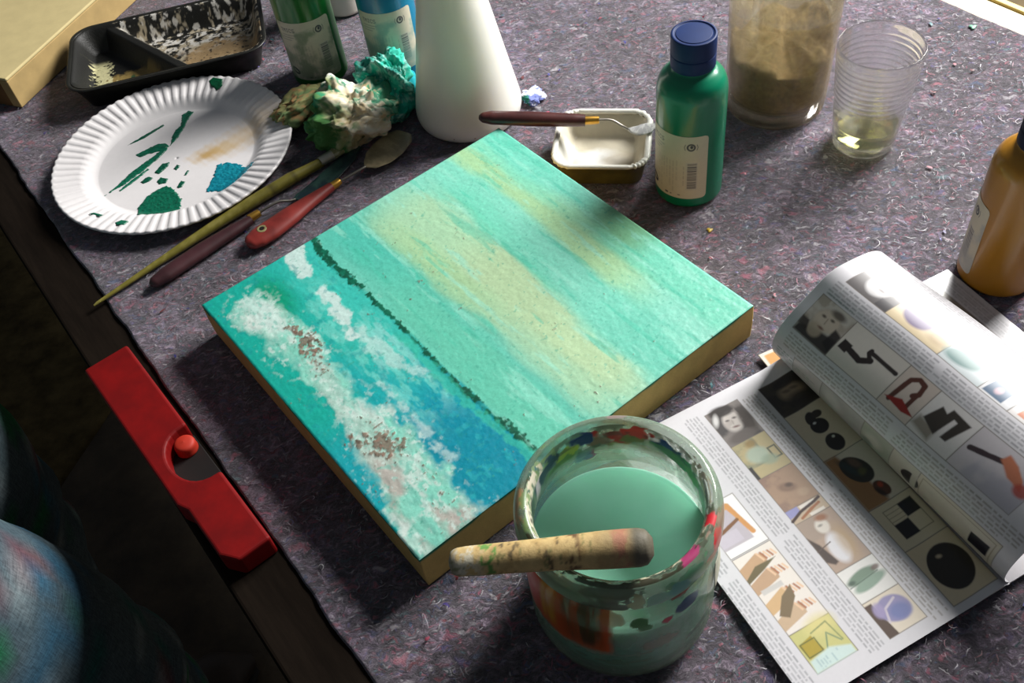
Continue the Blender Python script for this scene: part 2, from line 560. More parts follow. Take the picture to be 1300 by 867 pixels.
# felt blanket: a slightly uneven thick sheet with fibres standing on it
felt = thing('felt_blanket', 'grey felt blanket with coloured flecks spread over the work table', 'blanket', (0, 0, 0))
FN0, FN1, FT0, FT1 = .020, .8415, -1.50, .19
m_felt = felt_material()
nn, nt_ = 420, 760
nv = np.linspace(FN0, FN1, nn); tv = np.linspace(FT0, FT1, nt_)
TG, NG = np.meshgrid(tv, nv)
hz = (fbm(nn, nt_, 60, 110, 3, 4) - .5) * .0010 + (fbm(nn, nt_, 8, 14, 5, 2) - .5) * .0004 - .0006
wv = fbm(nn, nt_, 9, 26, 15, 3); wv2 = fbm(nn, nt_, 20, 34, 16, 3)
hz -= .0007 * (1 - np.clip(np.abs(wv - .5) * 9, 0, 1)) ** 1.5 + .0004 * (1 - np.clip(np.abs(wv2 - .5) * 7, 0, 1)) ** 1.5
edge = np.minimum(np.minimum(NG - FN0, FN1 - NG), np.minimum(TG - FT0, FT1 - TG))
wob = (fbm(nn, nt_, 30, 60, 9, 3) - .5) * .004
k_ = np.clip(1 - edge / .004, 0, 1)
hz = hz - k_ ** 2 * .0010
NW = NG + np.where((NG - FN0 < .004) | (FN1 - NG < .004), wob, 0)
P = np.empty((nn, nt_, 3)); P[..., 0] = EN[0] * NW + ET[0] * TG; P[..., 1] = EN[1] * NW + ET[1] * TG; P[..., 2] = hz
sheet = fast_grid('felt_sheet', P, m_felt, felt, flip=False)
so = sheet.modifiers.new('thickness', 'SOLIDIFY'); so.thickness = .0009; so.offset = -1


def fibres(n, seed, cols, lmin, lmax, wmin, wmax, box, zoff=.0006):
    """n curled ribbons lying on the felt, one mesh"""
    r = np.random.default_rng(seed); k = 6
    x0 = r.uniform(box[0], box[1], n); y0 = r.uniform(box[2], box[3], n)
    nn_ = EN[0] * x0 + EN[1] * y0; tt_ = ET[0] * x0 + ET[1] * y0
    ok = (nn_ > FN0 + .012) & (nn_ < FN1 - .012) & (tt_ > FT0 + .01) & (tt_ < FT1 - .01)
    x0, y0 = x0[ok], y0[ok]; n = len(x0)
    L = r.uniform(lmin, lmax, n); a0 = r.uniform(0, 2 * PI, n); cv = r.normal(0, 2.2, n); wd = r.uniform(wmin, wmax, n)
    s = np.linspace(0, 1, k); ang = a0[:, None] + cv[:, None] * s + r.normal(0, .25, (n, k))
    X = x0[:, None] + np.cumsum(np.cos(ang), 1) * L[:, None] / k; Y = y0[:, None] + np.cumsum(np.sin(ang), 1) * L[:, None] / k
    Z = zoff + np.sin(PI * s)[None, :] * r.uniform(0, .0012, n)[:, None]
    nxv, nyv = -np.sin(ang), np.cos(ang); w2 = wd[:, None] * np.sin(PI * (s * .8 + .1))[None, :]
    A = np.stack([X + nxv * w2, Y + nyv * w2, Z], -1); B = np.stack([X - nxv * w2, Y - nyv * w2, Z], -1)
    V = np.stack([A, B], 2)                                       # n,k,2,3
    base = (np.arange(n) * k * 2)[:, None]; j = np.arange(k - 1)[None, :]
    F = np.stack([base + 2 * j, base + 2 * j + 1, base + 2 * j + 3, base + 2 * j + 2], -1).reshape(-1, 4)
    cc = lin(np.array(cols))[r.integers(0, len(cols), n)]
    cc = np.repeat(cc * r.uniform(.6, 1.1, n)[:, None], k * 2, 0)
    return V.reshape(-1, 3), F, cc


fcols = [(205, 200, 205), (190, 185, 195), (165, 160, 170), (150, 140, 150), (120, 110, 120), (175, 100, 125), (90, 95, 140), (60, 52, 62), (50, 45, 52), (90, 125, 130), (160, 80, 95), (45, 40, 46)]
V1, F1, K1 = fibres(34000, 11, fcols, .003, .010, .00010, .00034, (-.55, .75, .15, 1.3))
V2, F2, K2 = fibres(800, 12, [(225, 222, 225), (205, 200, 210), (190, 170, 185)], .006, .016, .00016, .00040, (-.55, .75, .15, 1.3))
V3, F3, K3 = fibres(420, 13, [(190, 60, 95), (60, 60, 160), (40, 120, 130), (200, 90, 110), (130, 30, 40), (80, 60, 150)], .003, .008, .0006, .0016, (-.55, .75, .15, 1.3))
FV = np.concatenate([V1, V2, V3]); FF = np.concatenate([F1, F2 + len(V1), F3 + len(V1) + len(V2)]); FK = np.concatenate([K1, K2, K3])
me = bpy.data.meshes.new('felt_fibres')
me.vertices.add(len(FV)); me.vertices.foreach_set('co', FV.astype(np.float32).ravel())
me.loops.add(FF.size); me.loops.foreach_set('vertex_index', FF.astype(np.int32).ravel())
me.polygons.add(len(FF)); me.polygons.foreach_set('loop_start', np.arange(0, FF.size, 4, dtype=np.int32)); me.update(calc_edges=True)
ca = me.color_attributes.new('Col', 'FLOAT_COLOR', 'POINT'); q4 = np.ones((len(FV), 4)); q4[:, :3] = FK * .66
ca.data.foreach_set('color', q4.astype(np.float32).ravel())
me.materials.append(vcol('fibre', .55, .8, .1, 400, sheen=.3))
fo = bpy.data.objects.new('felt_fibres', me); C.objects.link(fo); fo.parent = felt; fo['kind'] = 'stuff'
# two dried drips of paint on the felt
for (px, py, r_, c_) in ((1235, 34, .0032, (110, 165, 140)), (901, 292, .0022, (190, 160, 60))):
    p = at(px, py)
    P_, a_ = lathe_pts([(.0001, .0006), (r_ * .7, .0005), (r_, .0002), (r_ * 1.05, -.0003)], 24)
    P_ = P_ * (1 + .25 * np.sin(a_ * 3 + 1) + .12 * np.sin(a_ * 5))[None, :, None] ** np.array([1, 1, 0])
    d = fast_grid('paint_drip', P_, plain('drip', c_, .4, .1), felt, wrap=True); d.location = (p[0], p[1], .0002)

# ================================================================== PAINTING
PROT = math.radians(31.7395); PW, PH, PT = .30, .29707, .0350
pc = (-.02946, .50329)
paint = thing('stretched_canvas', 'square teal seascape canvas with white foam and a dark green horizon line, mid table', 'painting', (pc[0], pc[1], .0003), PROT)
# local x = up the picture (foam edge at -x, sky at +x), local y: r=0 at +y, r=1 at -y
R = Raster(0, 0, 300, 297, .75, (116, 200, 180))
s_ = R.U / 300; r_ = R.V / 297
h, w = R.h, R.w


def strk(seed, fs, fr, o=4):           # brushed noise, long along the horizon
    return fbm(h, w, fr, fs, seed, o)


big = strk(1, 7, 2.2, 4); fine = strk(2, 60, 14, 4); med = strk(3, 22, 5, 4); tiny = fbm(h, w, 120, 130, 4, 3)
wr = (big - .5) * .10; wf = (med - .5) * .06


def lay(mask, col, k=1.0):
    R.put(np.clip(mask, 0, 1), col, k)


def band(c, hw, soft, r0, r1, rs, warp=1.0):
    d = np.abs(s_ + wr * warp + wf * warp - c)
    return (1 - sstep(hw, hw + soft, d)) * sstep(r0 - rs, r0 + rs, r_) * (1 - sstep(r1 - rs, r1 + rs, r_))


# sky
lay(sstep(.3, .55, s_ + wr) * .8, (134, 208, 186))
lay(band(.47, .05, .07, -.3, .42, .2), (64, 184, 168), .85)
lay(band(.42, .05, .07, -.3, 1.3, .2), (82, 190, 170), .7)
lay(band(.40, .03, .06, .3, 1.3, .2), (104, 200, 172), .8)
lay(band(.585, .045, .075, .04, .99, .10), (176, 208, 164), .72)
lay(band(.635, .035, .06, .35, .97, .12), (190, 212, 164), .6)
lay(band(.53, .02, .05, .15, .55, .15), (168, 205, 150), .6)
lay(band(.705, .016, .035, .12, .62, .08), (76, 198, 162), .85)
lay(band(.76, .05, .06, -.2, .9, .2), (128, 214, 190), .75)
lay(band(.75, .04, .06, .75, 1.3, .15), (104, 200, 176), .8)
lay(band(.855, .028, .05, -.1, .75, .12), (172, 208, 150), .8)
lay(band(.93, .05, .05, -.2, .4, .2), (112, 214, 190), .7)
lay(band(.94, .04, .05, .45, 1.3, .1), (100, 202, 172), .7)
lay(band(.965, .03, .04, .47, .66, .06, .4), (128, 170, 110), .6)  # olive patch: cast shadow of the green bottle, painted into the sky
# loose dry-brush streaks in the sky
st = strk(8, 34, 5, 5)
lay(sstep(.60, .72, st) * sstep(.36, .42, s_), (150, 222, 200), .55)
lay(sstep(.60, .72, strk(9, 40, 6, 5)) * sstep(.36, .42, s_), (66, 188, 160), .5)
# sea
sea = 1 - sstep(.333, .346, s_ + (fine - .5) * .012)
lay(sea, (36, 178, 164))
lay(sea * band(.30, .05, .06, -.2, .75, .2), (62, 192, 178), .8)
lay(sea * sstep(.45, .85, r_ + (big - .5) * .5) * (1 - sstep(.0, .06, np.abs(s_ - .27) - .10)), (10, 160, 176), .95)
lay(sea * sstep(.60, .80, r_ + (med - .5) * .25 + (fine - .5) * .15) * (1 - sstep(.0, .05, np.abs(s_ - .265) - .085)), (0, 140, 162), .97)
lay(sea * sstep(.52, .62, strk(12, 30, 12, 4)) * band(.275, .03, .04, .36, .70, .08), (140, 212, 204), .75)
lay(sea * sstep(.50, .60, strk(13, 44, 18, 4)) * band(.255, .035, .05, .15, .72, .1), (120, 214, 200), .55)
lay(sea * (1 - sstep(.04, .16, np.hypot((r_ - .12) * 1.1, (s_ - .15) * 2.2))), (0, 150, 112), .9)
lay(sea * band(.03, .05, .04, -.2, 1.3, .2), (16, 170, 152), .75)
lay(sea * band(.03, .05, .04, .62, .9, .1), (24, 160, 178), .8)
# foam, drawn from the outline of the white mass
FO = np.array([(.071, .050), (.119, .075), (.139, .132), (.160, .301), (.160, .42), (.150, .517), (.168, .705), (.172, .80), (.162, .899), (.155, 1.02), (.012, 1.02), (.008, .928), (.022, .812), (.040, .667), (.084, .55), (.075, .39), (.060, .218), (.045, .13)])
fd = R.pdist(np.stack([FO[:, 0] * 300, FO[:, 1] * 297], 1)) + (fbm(h, w, 22, 22, 21, 5) - .5) * 26 + (med - .5) * 12
fm_ = np.clip(.5 - fd / 9, 0, 1)
lay(fm_ * (.65 + .5 * fine), (184, 222, 208), .95)
lay(fm_ * sstep(.42, .62, strk(22, 18, 7, 5)), (120, 208, 186), .8)
lay(fm_ * sstep(.54, .68, strk(23, 26, 12, 4)), (222, 230, 224), .7)
grey = np.clip(.5 - (np.hypot((r_ - .90) * 300 / 62, (s_ * 300 - 28) / 22) - 1) * 2, 0, 1)
lay(fm_ * grey * sstep(.36, .55, strk(24, 16, 8, 4)), (182, 172, 164), .9)
lay(fm_ * np.clip(.5 - (np.hypot((r_ - .60) * 300 / 60, (s_ * 300 - 36) / 16) - 1) * 2, 0, 1) * sstep(.4, .58, strk(25, 14, 6, 4)), (168, 206, 192), .8)
lay(fm_ * np.clip(.5 - (np.hypot((r_ - .12) * 300 / 36, (s_ * 300 - 32) / 9) - 1) * 2, 0, 1), (200, 228, 220), .7)
# long wisps in the sea
for pts, wd, k in (([(.285, .0), (.27, .04), (.258, .10)], 7, .9), ([(.262, .20), (.252, .28), (.238, .38)], 5, .9), ([(.25, .36), (.262, .5), (.280, .60)], 5, .5),
                   ([(.20, .55), (.20, .7), (.195, .84)], 3, .5)):
    P0, _ = resample(np.array(pts) * np.array([300, 297]), 24)
    dd = np.full((h, w), 1e9)
    for a, b in zip(P0[:-1], P0[1:]):
        ab = b - a; t = np.clip(((R.U - a[0]) * ab[0] + (R.V - a[1]) * ab[1]) / (ab @ ab + 1e-9), 0, 1)
        dd = np.minimum(dd, np.hypot(R.U - a[0] - t * ab[0], R.V - a[1] - t * ab[1]))
    lay(np.clip(.5 - (dd - wd + (fbm(h, w, 40, 40, 33, 4) - .5) * 14) / 3, 0, 1), (206, 228, 222), k)
# finer lacing of the foam and scumbled marks in the blue
lace = sstep(.60, .70, fbm(h, w, 60, 70, 36, 4))
lay(lace * np.clip(.5 - (fd - 8) / 14, 0, 1), (206, 228, 220), .7)
lay(sstep(.62, .72, fbm(h, w, 66, 80, 37, 4)) * fm_, (120, 196, 180), .6)
lay(sea * sstep(.60, .70, fbm(h, w, 44, 54, 38, 4)) * sstep(.5, .7, r_) * (1 - fm_), (40, 172, 180), .55)
lay(sea * sstep(.62, .72, fbm(h, w, 50, 60, 39, 4)) * (1 - fm_), (24, 146, 150), .4)
# brown sandy crusts
spk = fbm(h, w, 70, 80, 41, 3)
brown = np.zeros((h, w))
for (cs, cr, rs, rr, k) in ((.128, .34, 12, 34, 1.0), (.104, .70, 16, 26, 1.0), (.06, .66, 12, 22, .7), (.132, .25, 8, 18, .8), (.02, .80, 6, 18, .5), (.13, .85, 10, 20, .5), (.115, .93, 10, 16, .4)):
    q = np.hypot((s_ - cs) * 300 / rs, (r_ - cr) * 297 / rr)
    brown = np.maximum(brown, k * np.clip(1.25 - q, 0, 1))
bm = sstep(.86, .96, brown * .52 + fbm(h, w, 110, 100, 47, 3) * .95 + (fbm(h, w, 26, 28, 43, 3) - .5) * .5)
lay(bm, (128, 112, 96), .9)
lay(bm * sstep(.55, .7, fbm(h, w, 110, 120, 44, 2)), (92, 82, 70), .8)
lay(sstep(.30, .9, brown) * sstep(.6, .7, fbm(h, w, 90, 100, 45, 2)), (158, 120, 104), .6)
# horizon line, broken dark green
hl = np.interp(r_, [0, .06, .142, .242, .37, .479, .621, .744, .856, .934, 1], [.350, .336, .331, .340, .341, .339, .334, .335, .341, .350, .352])
hwid = np.interp(r_, [0, .03, .10, .22, .27, .36, .5, .7, .82, .86, .93, 1], [.008, .013, .016, .014, .007, .010, .0045, .008, .009, .017, .008, .006])
gap = 1 - ((r_ > .262) & (r_ < .285)) * .9
hq = fbm(h, w, 110, 40, 51, 4); hq2 = fbm(h, w, 26, 20, 54, 3)
hm = np.clip(.5 - (np.abs(s_ - hl + (hq2 - .5) * .010) - hwid * .80 + (hq - .5) * .020) / .003, 0, 1) * gap * (1 - .75 * sstep(.60, .70, fbm(h, w, 60, 60, 55, 3)))
lay(np.clip(.5 - (np.abs(s_ - hl + (hq2 - .5) * .010) - .004) / .012, 0, 1) * sstep(.3, .6, hq2), (18, 140, 112), .55)
lay(hm, (2, 100, 74), .97)
lay(hm * sstep(.45, .6, fbm(h, w, 50, 50, 52, 3)), (4, 74, 54), .8)
lay(np.clip(.5 - (np.abs(s_ - hl + .018) - .010 + (fbm(h, w, 40, 50, 53, 4) - .5) * .03) / .006, 0, 1) * sstep(.42, .5, r_), (60, 190, 160), .6)
# dark pigment specks all over (dimples of bare ground)
lay(sstep(.74, .80, fbm(h, w, 130, 90, 61, 3)), (60, 165, 142), .5)
lay(sstep(.70, .80, fbm(h, w, 16, 60, 62, 4)) * (1 - sea), (150, 224, 204), .4)
R.c *= (.80 + .14 * tiny)[..., None]
# relief
hgt = (fine - .5) * .5 + (fbm(h, w, 90, 90, 71, 4) - .5) * .9 + (med - .5) * .5
hgt += fm_ * ((fbm(h, w, 40, 44, 72, 4) - .5) * 2.0 + .35) + bm * .9 + hm * .35
hgt = hgt * .00042
ed = np.minimum(np.minimum(R.U, 300 - R.U), np.minimum(R.V, 297 - R.V)) / 1.5
hgt = hgt * np.clip(ed, 0, 1) - (1 - np.clip(ed, 0, 1)) ** 2 * .0006
P = np.empty((h, w, 3)); P[..., 0] = (R.U - 150) / 1000; P[..., 1] = (148.5 - R.V) / 1000; P[..., 2] = PT + hgt
m_oil = vcol('acrylic_paint', .40, .45, .08, 700, bmp=.22, bdist=.0005, bscale=900)
fast_grid('painted_face', P, m_oil, paint, cols=R.c, flip=True)
# canvas wrapped sides: tan fabric with paint drips along the upper edge
per = 1600; zs = 30
cx = np.array([-150, 150, 150, -150, -150]) / 1000.; cy = np.array([-148.5, -148.5, 148.5, 148.5, -148.5]) / 1000.
dl = np.concatenate([[0], np.cumsum(np.hypot(np.diff(cx), np.diff(cy)))]); sp = np.linspace(0, dl[-1], per, endpoint=False)
bx, by = np.interp(sp, dl, cx), np.interp(sp, dl, cy)
zz = np.linspace(0.0004, PT - .0005, zs)
P = np.empty((zs, per, 3)); P[..., 0] = bx; P[..., 1] = by; P[..., 2] = zz[:, None]
bul = np.sin(np.linspace(0, PI, zs))[:, None] * .0004
P[..., 0] *= 1 + bul / .15; P[..., 1] *= 1 + bul / .15
cc = np.empty((zs, per, 3)); cc[:] = lin((196, 166, 102))
dn = fbm(zs, per, 3, 160, 81, 3)
drip = np.clip((zz[:, None] - (PT - .0012 - .016 * np.maximum(vnoise(1, per, 1, 150, 82)[0] - .62, 0) * (vnoise(1, per, 1, 16, 83)[0] > .55) - .003 * vnoise(1, per, 1, 90, 84)[0])) / .0012, 0, 1)
cc = cc * (1 - drip[..., None]) + lin((24, 120, 96)) * drip[..., None]
cc *= (.85 + .3 * dn)[..., None]
m_side = vcol('canvas_cloth', .85, .2, .10, 900, bmp=.5, bdist=.0003, bscale=1500)
sd = fast_grid('canvas_side', P, m_side, paint, cols=cc, wrap=True)
sd['label'] = 'bare tan canvas side with dark green drips'
bbox_mesh('stretcher_bar', .298, .295, .0330, plain('pine', (170, 140, 96), .7, .15, 20), paint, (0, 0, .0002), bevel=.0005)

# pale primed canvas lying in the far left corner
ax_ = np.array([.475, .88]); ax_ /= np.linalg.norm(ax_); bx_ = np.array([-ax_[1], ax_[0]])
cc0 = np.array([-.469, .922]); ctr = cc0 + ax_ * .15 + bx_ * .10
pr = thing('primed_canvas', 'unpainted cream canvas block lying at the far left corner beside the black tray', 'canvas', (ctr[0], ctr[1], .0), math.atan2(ax_[1], ax_[0]))
m_cream = plain('cream_primer', (214, 196, 142), .75, .06, 60, bmp=.25, bdist=.0003, bscale=1200)
bbox_mesh('canvas_face', .30, .20, .0035, m_cream, pr, (0, 0, .0325), bevel=.0015)
m_ps = plain('canvas_edge_tan', (186, 158, 104), .8, .1, 60, bmp=.25, bdist=.0003, bscale=1200)
for k, (sx, sy, px_, py_) in enumerate(((.30, .012, 0, -.094), (.30, .012, 0, .094), (.012, .176, -.144, 0), (.012, .176, .144, 0))):
    bbox_mesh('frame_side', sx, sy, .0325, m_ps if k != 2 else plain('edge_tan_shaded', (124, 88, 48), .8, .15, 40), pr, (px_, py_, 0), bevel=.001)  # near end: same edge in a darker copy, shade put into its colour

# ================================================================== PAPER PLATE
plc = np.array([-.2900, .7880]); RP = .1150
N_ = 1008; prof = []
rs_ = np.concatenate([np.linspace(.0002, .074, 26), np.linspace(.075, .088, 16), np.linspace(.0885, RP - .001, 34), [RP, RP + .0003, RP]])
an = np.linspace(0, 2 * PI, N_, endpoint=False)


def plate_z(r):
    z = np.where(r < .076, .0012, 0) + sstep(.076, .090, r) * .0085 * (r >= .076)
    z = np.where(r < .076, .0012, .0012 + sstep(.075, .091, r) * .0075 + np.clip(r - .089, 0, 1) * .18)
    return z


fl_ = sstep(.080, .092, rs_)[:, None] * (1 - .45 * sstep(RP - .004, RP, rs_))[:, None]
wave = np.cos(an * 72); wave = np.sign(wave) * np.abs(wave) ** .55
P = np.empty((len(rs_), N_, 3))
rr = rs_[:, None] + fl_ * wave * .0004
P[..., 0] = rr * np.cos(an); P[..., 1] = rr * np.sin(an)
P[..., 2] = plate_z(rs_)[:, None] + fl_ * wave * .00075
P[-2:, :, 2] -= np.array([.0008, .0016])[:, None]
X, Y = P[..., 0] * 1000, P[..., 1] * 1000
pcol = np.empty((len(rs_), N_, 3)); pcol[:] = lin((236, 232, 232))


def plc_px(px, py, z=.0016):
    q = at(px, py, z); return (q[0] - plc[0]) * 1000, (q[1] - plc[1]) * 1000


def blob2(x, y, rx, ry, rot=0):
    c, s = math.cos(rot), math.sin(rot)
    u = (X - x) * c + (Y - y) * s; v = -(X - x) * s + (Y - y) * c
    return np.hypot(u / rx, v / ry)


jit = np.sin(X * .35 + 1) * np.sin(Y * .41) * .18 + np.sin(X * .9 + Y * .7) * .08
x0, y0 = plc_px(285, 192)
for (px, py, rx, ry, rot, k, c) in ((272, 193, 24, 11, .3, .7, (206, 168, 92)), (264, 197, 11, 6, .3, .6, (186, 142, 62)), (300, 180, 40, 18, .5, .42, (212, 178, 118)), (332, 158, 36, 20, .6, .42, (212, 182, 134))):
    x, y = plc_px(px, py); m = np.clip(1.3 - blob2(x, y, rx, ry, rot) + jit, 0, 1)[..., None] * k
    pcol = pcol * (1 - m) + lin(c) * m
plate = thing('paper_plate', 'white fluted paper plate used as a palette, dabbed with green and blue paint', 'plate', (plc[0], plc[1], .0003))
m_pl = vcol('paper_coated', .42, .4, .02, 200, coat=.15)
po = fast_grid('plate_dish', P, m_pl, plate, cols=pcol, wrap=True)
sm = po.modifiers.new('thickness', 'SOLIDIFY'); sm.thickness = .0007; sm.offset = -1
sm.use_rim = True


def dab(name, pxs, col, parent, origin, th=.0012, seed=1, z=.0014, zf=None, step=.55, col2=None, jag=.8, mat=None):
    """a dried dab of paint: thick irregular patch whose outline follows the photographed one"""
    q = np.array([(np.array(at(px, py, z))[:2] - origin) * 1000 for px, py in pxs])
    u0, v0 = q.min(0) - 1.5; u1, v1 = q.max(0) + 1.5
    Rr = Raster(u0, v0, u1, v1, step, col)
    d = Rr.pdist(q) + (fbm(Rr.h, Rr.w, max(3, (v1 - v0) / 2.6), max(3, (u1 - u0) / 2.6), seed, 4) - .5) * 3.2 * jag
    nz_ = fbm(Rr.h, Rr.w, max(3, (v1 - v0) / 2.2), max(3, (u1 - u0) / 2.2), seed + 5, 4)
    if col2 is not None:
        Rr.put(sstep(.48, .66, nz_), col2, .8)
    hh = np.clip(-d / 1.2, 0, 1) ** .6 * th * (.55 + .9 * nz_)
    keep = d < .35
    idx = -np.ones(keep.shape, int); idx[keep] = np.arange(keep.sum())
    base = np.zeros(keep.shape) if zf is None else zf(Rr.U / 1000, Rr.V / 1000)
    V = np.stack([Rr.U / 1000, Rr.V / 1000, base + hh - np.where(d > 0, .0004, 0)], -1)[keep]
    a = idx[:-1, :-1]; b = idx[:-1, 1:]; c = idx[1:, 1:]; dd = idx[1:, :-1]
    ok = (a >= 0) & (b >= 0) & (c >= 0) & (dd >= 0)
    F = np.stack([a[ok], b[ok], c[ok], dd[ok]], -1)
    o = new_obj(name, V, F, mat or vcol('dab', .35, .5, .12, 500, bmp=.3, bdist=.0004, bscale=900), parent, True, cols=Rr.c[keep])
    o.location = (0, 0, z - .0003 if zf is None else 0)
    return o


pzf = lambda x, y: plate_z(np.hypot(x, y)) + .0002
m_dab = vcol('plate_paint', .35, .5, .15, 500, bmp=.4, bdist=.0005, bscale=700)
G1, G2, B1, B2 = (6, 104, 78), (4, 84, 62), (6, 124, 144), (20, 150, 168)
for pxs, c1, c2, sd_ in (
        ([(174, 266), (186, 250), (203, 240), (212, 236), (224, 243), (232, 255), (228, 268), (210, 276), (196, 276), (176, 280)], G1, G2, 1),
        ([(262, 244), (270, 226), (276, 210), (290, 206), (304, 209), (312, 213), (320, 208), (326, 211), (316, 224), (300, 235), (284, 244)], B1, B2, 2),
        ([(132, 250), (146, 238), (168, 218), (190, 202), (206, 190), (212, 186), (214, 190), (200, 203), (182, 218), (160, 234)], G1, G2, 3),
        ([(172, 197), (186, 190), (198, 184), (210, 182), (216, 186), (206, 192), (190, 196), (176, 201)], G1, G2, 4),
        ([(218, 176), (221, 168), (229, 160), (231, 147), (240, 141), (246, 143), (238, 155), (233, 165), (226, 176), (216, 186)], G1, G2, 5),
        ([(160, 186), (180, 174), (208, 158), (209, 160), (184, 176), (166, 184)], G2, None, 6),
        ([(150, 243), (166, 230), (188, 214), (190, 216), (170, 232), (153, 244)], G1, None, 7),
        ([(196, 220), (206, 208), (216, 206), (214, 212), (202, 222)], G2, None, 12),
        ([(178, 232), (188, 224), (196, 226), (190, 231), (182, 234)], G2, None, 8), ([(198, 232), (204, 225), (214, 227), (212, 233), (202, 235)], G2, None, 9),
        ([(220, 215), (225, 209), (230, 211), (224, 217)], G2, None, 10), ([(224, 238), (230, 229), (236, 231), (232, 238), (226, 240)], G2, None, 11),
        ([(233, 224), (238, 216), (241, 217), (237, 223)], G2, None, 13)):
    dab('paint_dab', pxs, c1, plate, plc, .0013, sd_, .0018, pzf, .5, c2, .75 if sd_ in (3, 4, 5) else .4 if sd_ > 5 else 1.4, m_dab)
for pxs, c1, sd_ in (([(115, 275), (122, 273), (134, 276), (128, 278)], G1, 21), ([(148, 287), (156, 282), (166, 284), (160, 290), (151, 290)], G1, 22),
                     ([(267, 108), (273, 104), (285, 106), (284, 113), (276, 117), (269, 113)], (4, 84, 52), 24)):
    dab('paint_dab', pxs, c1, plate, plc, .0008, sd_, .0088, lambda x, y: plate_z(np.hypot(x, y)) + .0012, .45, None, .3, m_dab)

# ================================================================== TRAYS (rounded pans)


def rrect(x, y, hx, hy, r):
    qx = np.abs(x) - hx + r; qy = np.abs(y) - hy + r
    return np.hypot(np.maximum(qx, 0), np.maximum(qy, 0)) + np.minimum(np.maximum(qx, qy), 0) - r


def pan_wall(name, hx, hy, r, hz, taper, t, mat, parent, lip=.003, n=160, cols=None):
    """outer wall + lip of a rounded rectangular pan: closed ring section swept round"""
    a = np.linspace(0, 2 * PI, n, endpoint=False)

    def ring(off):
        pts = []
        k = n // 4
        for q, (sx, sy) in enumerate(((1, 1), (-1, 1), (-1, -1), (1, -1))):
            for j in range(k):
                th = q * PI / 2 + j / k * PI / 2
                pts.append((sx * (hx - r) + (r + off) * math.cos(th), sy * (hy - r) + (r + off) * math.sin(th)))
        return np.array(pts)
    prof = [(-taper, 0), (-taper * .5, hz * .5), (0, hz - .0012), (lip, hz - .001), (lip + .0006, hz), (lip, hz + .0008), (-.0004, hz + .0004), (-t, hz - .001), (-taper * .5 - t, hz * .5), (-taper - t, .001)]
    G = np.array([np.concatenate([ring(o), np.full((n // 4 * 4, 1), z)], 1) for o, z in prof])
    return fast_grid(name, G, mat, parent, wrap=True, cols=None if cols is None else np.broadcast_to(cols[:, None, :], G.shape).copy())


def pan_inside(name, hx, hy, zf, Rr, mat, parent, r, step):
    d = rrect(Rr.U / 1000, Rr.V / 1000, hx, hy, r)
    keep = d < .0004
    idx = -np.ones(keep.shape, int); idx[keep] = np.arange(keep.sum())
    V = np.stack([Rr.U / 1000, Rr.V / 1000, zf(Rr.U / 1000, Rr.V / 1000)], -1)[keep]
    a = idx[:-1, :-1]; b = idx[:-1, 1:]; c = idx[1:, 1:]; dd = idx[1:, :-1]
    ok = (a >= 0) & (b >= 0) & (c >= 0) & (dd >= 0)
    return new_obj(name, V, np.stack([a[ok], b[ok], c[ok], dd[ok]], -1), mat, parent, True, cols=Rr.c[keep])


# black two-part food tray
bt_c = np.array([-.3080, .9600]); bt_a = math.radians(7.0); HX, HY, HR, HZ = .101, .060, .022, .028
bt = thing('food_tray', 'black plastic two-well tray crusted with white and beige paint, behind the paper plate', 'tray', (bt_c[0], bt_c[1], .0004), bt_a)
m_blk = plain('black_plastic', (34, 34, 30), .38, .25, 60)
pan_wall('tray_wall', HX, HY, HR, HZ, .010, .0012, m_blk, bt, .003)
DX = -.022       # divider position


def bt_z(x, y):
    xs = (x - DX + y * .70) * .82
    dl = rrect(x, y, HX - .001, HY - .001, HR)
    wall = sstep(-.016, 0.0, dl)
    ridge = 1 - sstep(.003, .016, np.abs(xs))
    z = .0055 + np.maximum(wall * (HZ - .0052), ridge * (HZ - .0085))
    return z


Rr = Raster(-102, -61, 102, 61, .7, (26, 26, 23))
n1 = fbm(Rr.h, Rr.w, 14, 22, 91, 4); n2 = fbm(Rr.h, Rr.w, 40, 60, 92, 4); n3 = fbm(Rr.h, Rr.w, 26, 30, 93, 4)
xs = (Rr.U - DX * 1000 + Rr.V * .70) * .82
right = sstep(2, 8, xs)
Rr.put(right * sstep(.42, .56, fbm(Rr.h, Rr.w, 26, 40, 97, 5) + (n1 - .5) * .5 - sstep(20, 44, Rr.V) * .12), (184, 172, 148), .95)
Rr.put(right * np.clip(.5 - (np.hypot((Rr.U - 50) / 40, (Rr.V + 14) / 30) - 1 + (n1 - .5)) * 3, 0, 1), (176, 148, 108), .95)
Rr.put(right * sstep(.56, .62, n3) * sstep(-8, 24, Rr.V), (226, 222, 214), .9)
Rr.put(right * sstep(.64, .70, fbm(Rr.h, Rr.w, 34, 56, 95, 4)), (30, 30, 26), .9)
left = 1 - sstep(-12, -6, xs)
Rr.put(left * np.clip(.5 - (np.hypot((Rr.U + 44) / 32, (Rr.V + 26) / 18) - 1 + (n1 - .5) * .8) * 4, 0, 1), (158, 134, 78), .9)
Rr.put(left * np.clip(.5 - (np.abs(Rr.U + 74 + (Rr.V + 20) * .12) - 8 + (n2 - .5) * 24) / 2, 0, 1) * (1 - sstep(14, 26, Rr.V)), (214, 208, 160), .95)
Rr.put(left * np.clip(.5 - (np.hypot((Rr.U + 44) / 2.2, (Rr.V + 26) / 13) - 1 + (n2 - .5)) * 2, 0, 1), (30, 90, 60), .9)
Rr.put(left * np.clip(.5 - (np.hypot((Rr.U + 52) / 8, (Rr.V + 38) / 3) - 1 + (n2 - .5)) * 2, 0, 1), (170, 80, 40), .7)
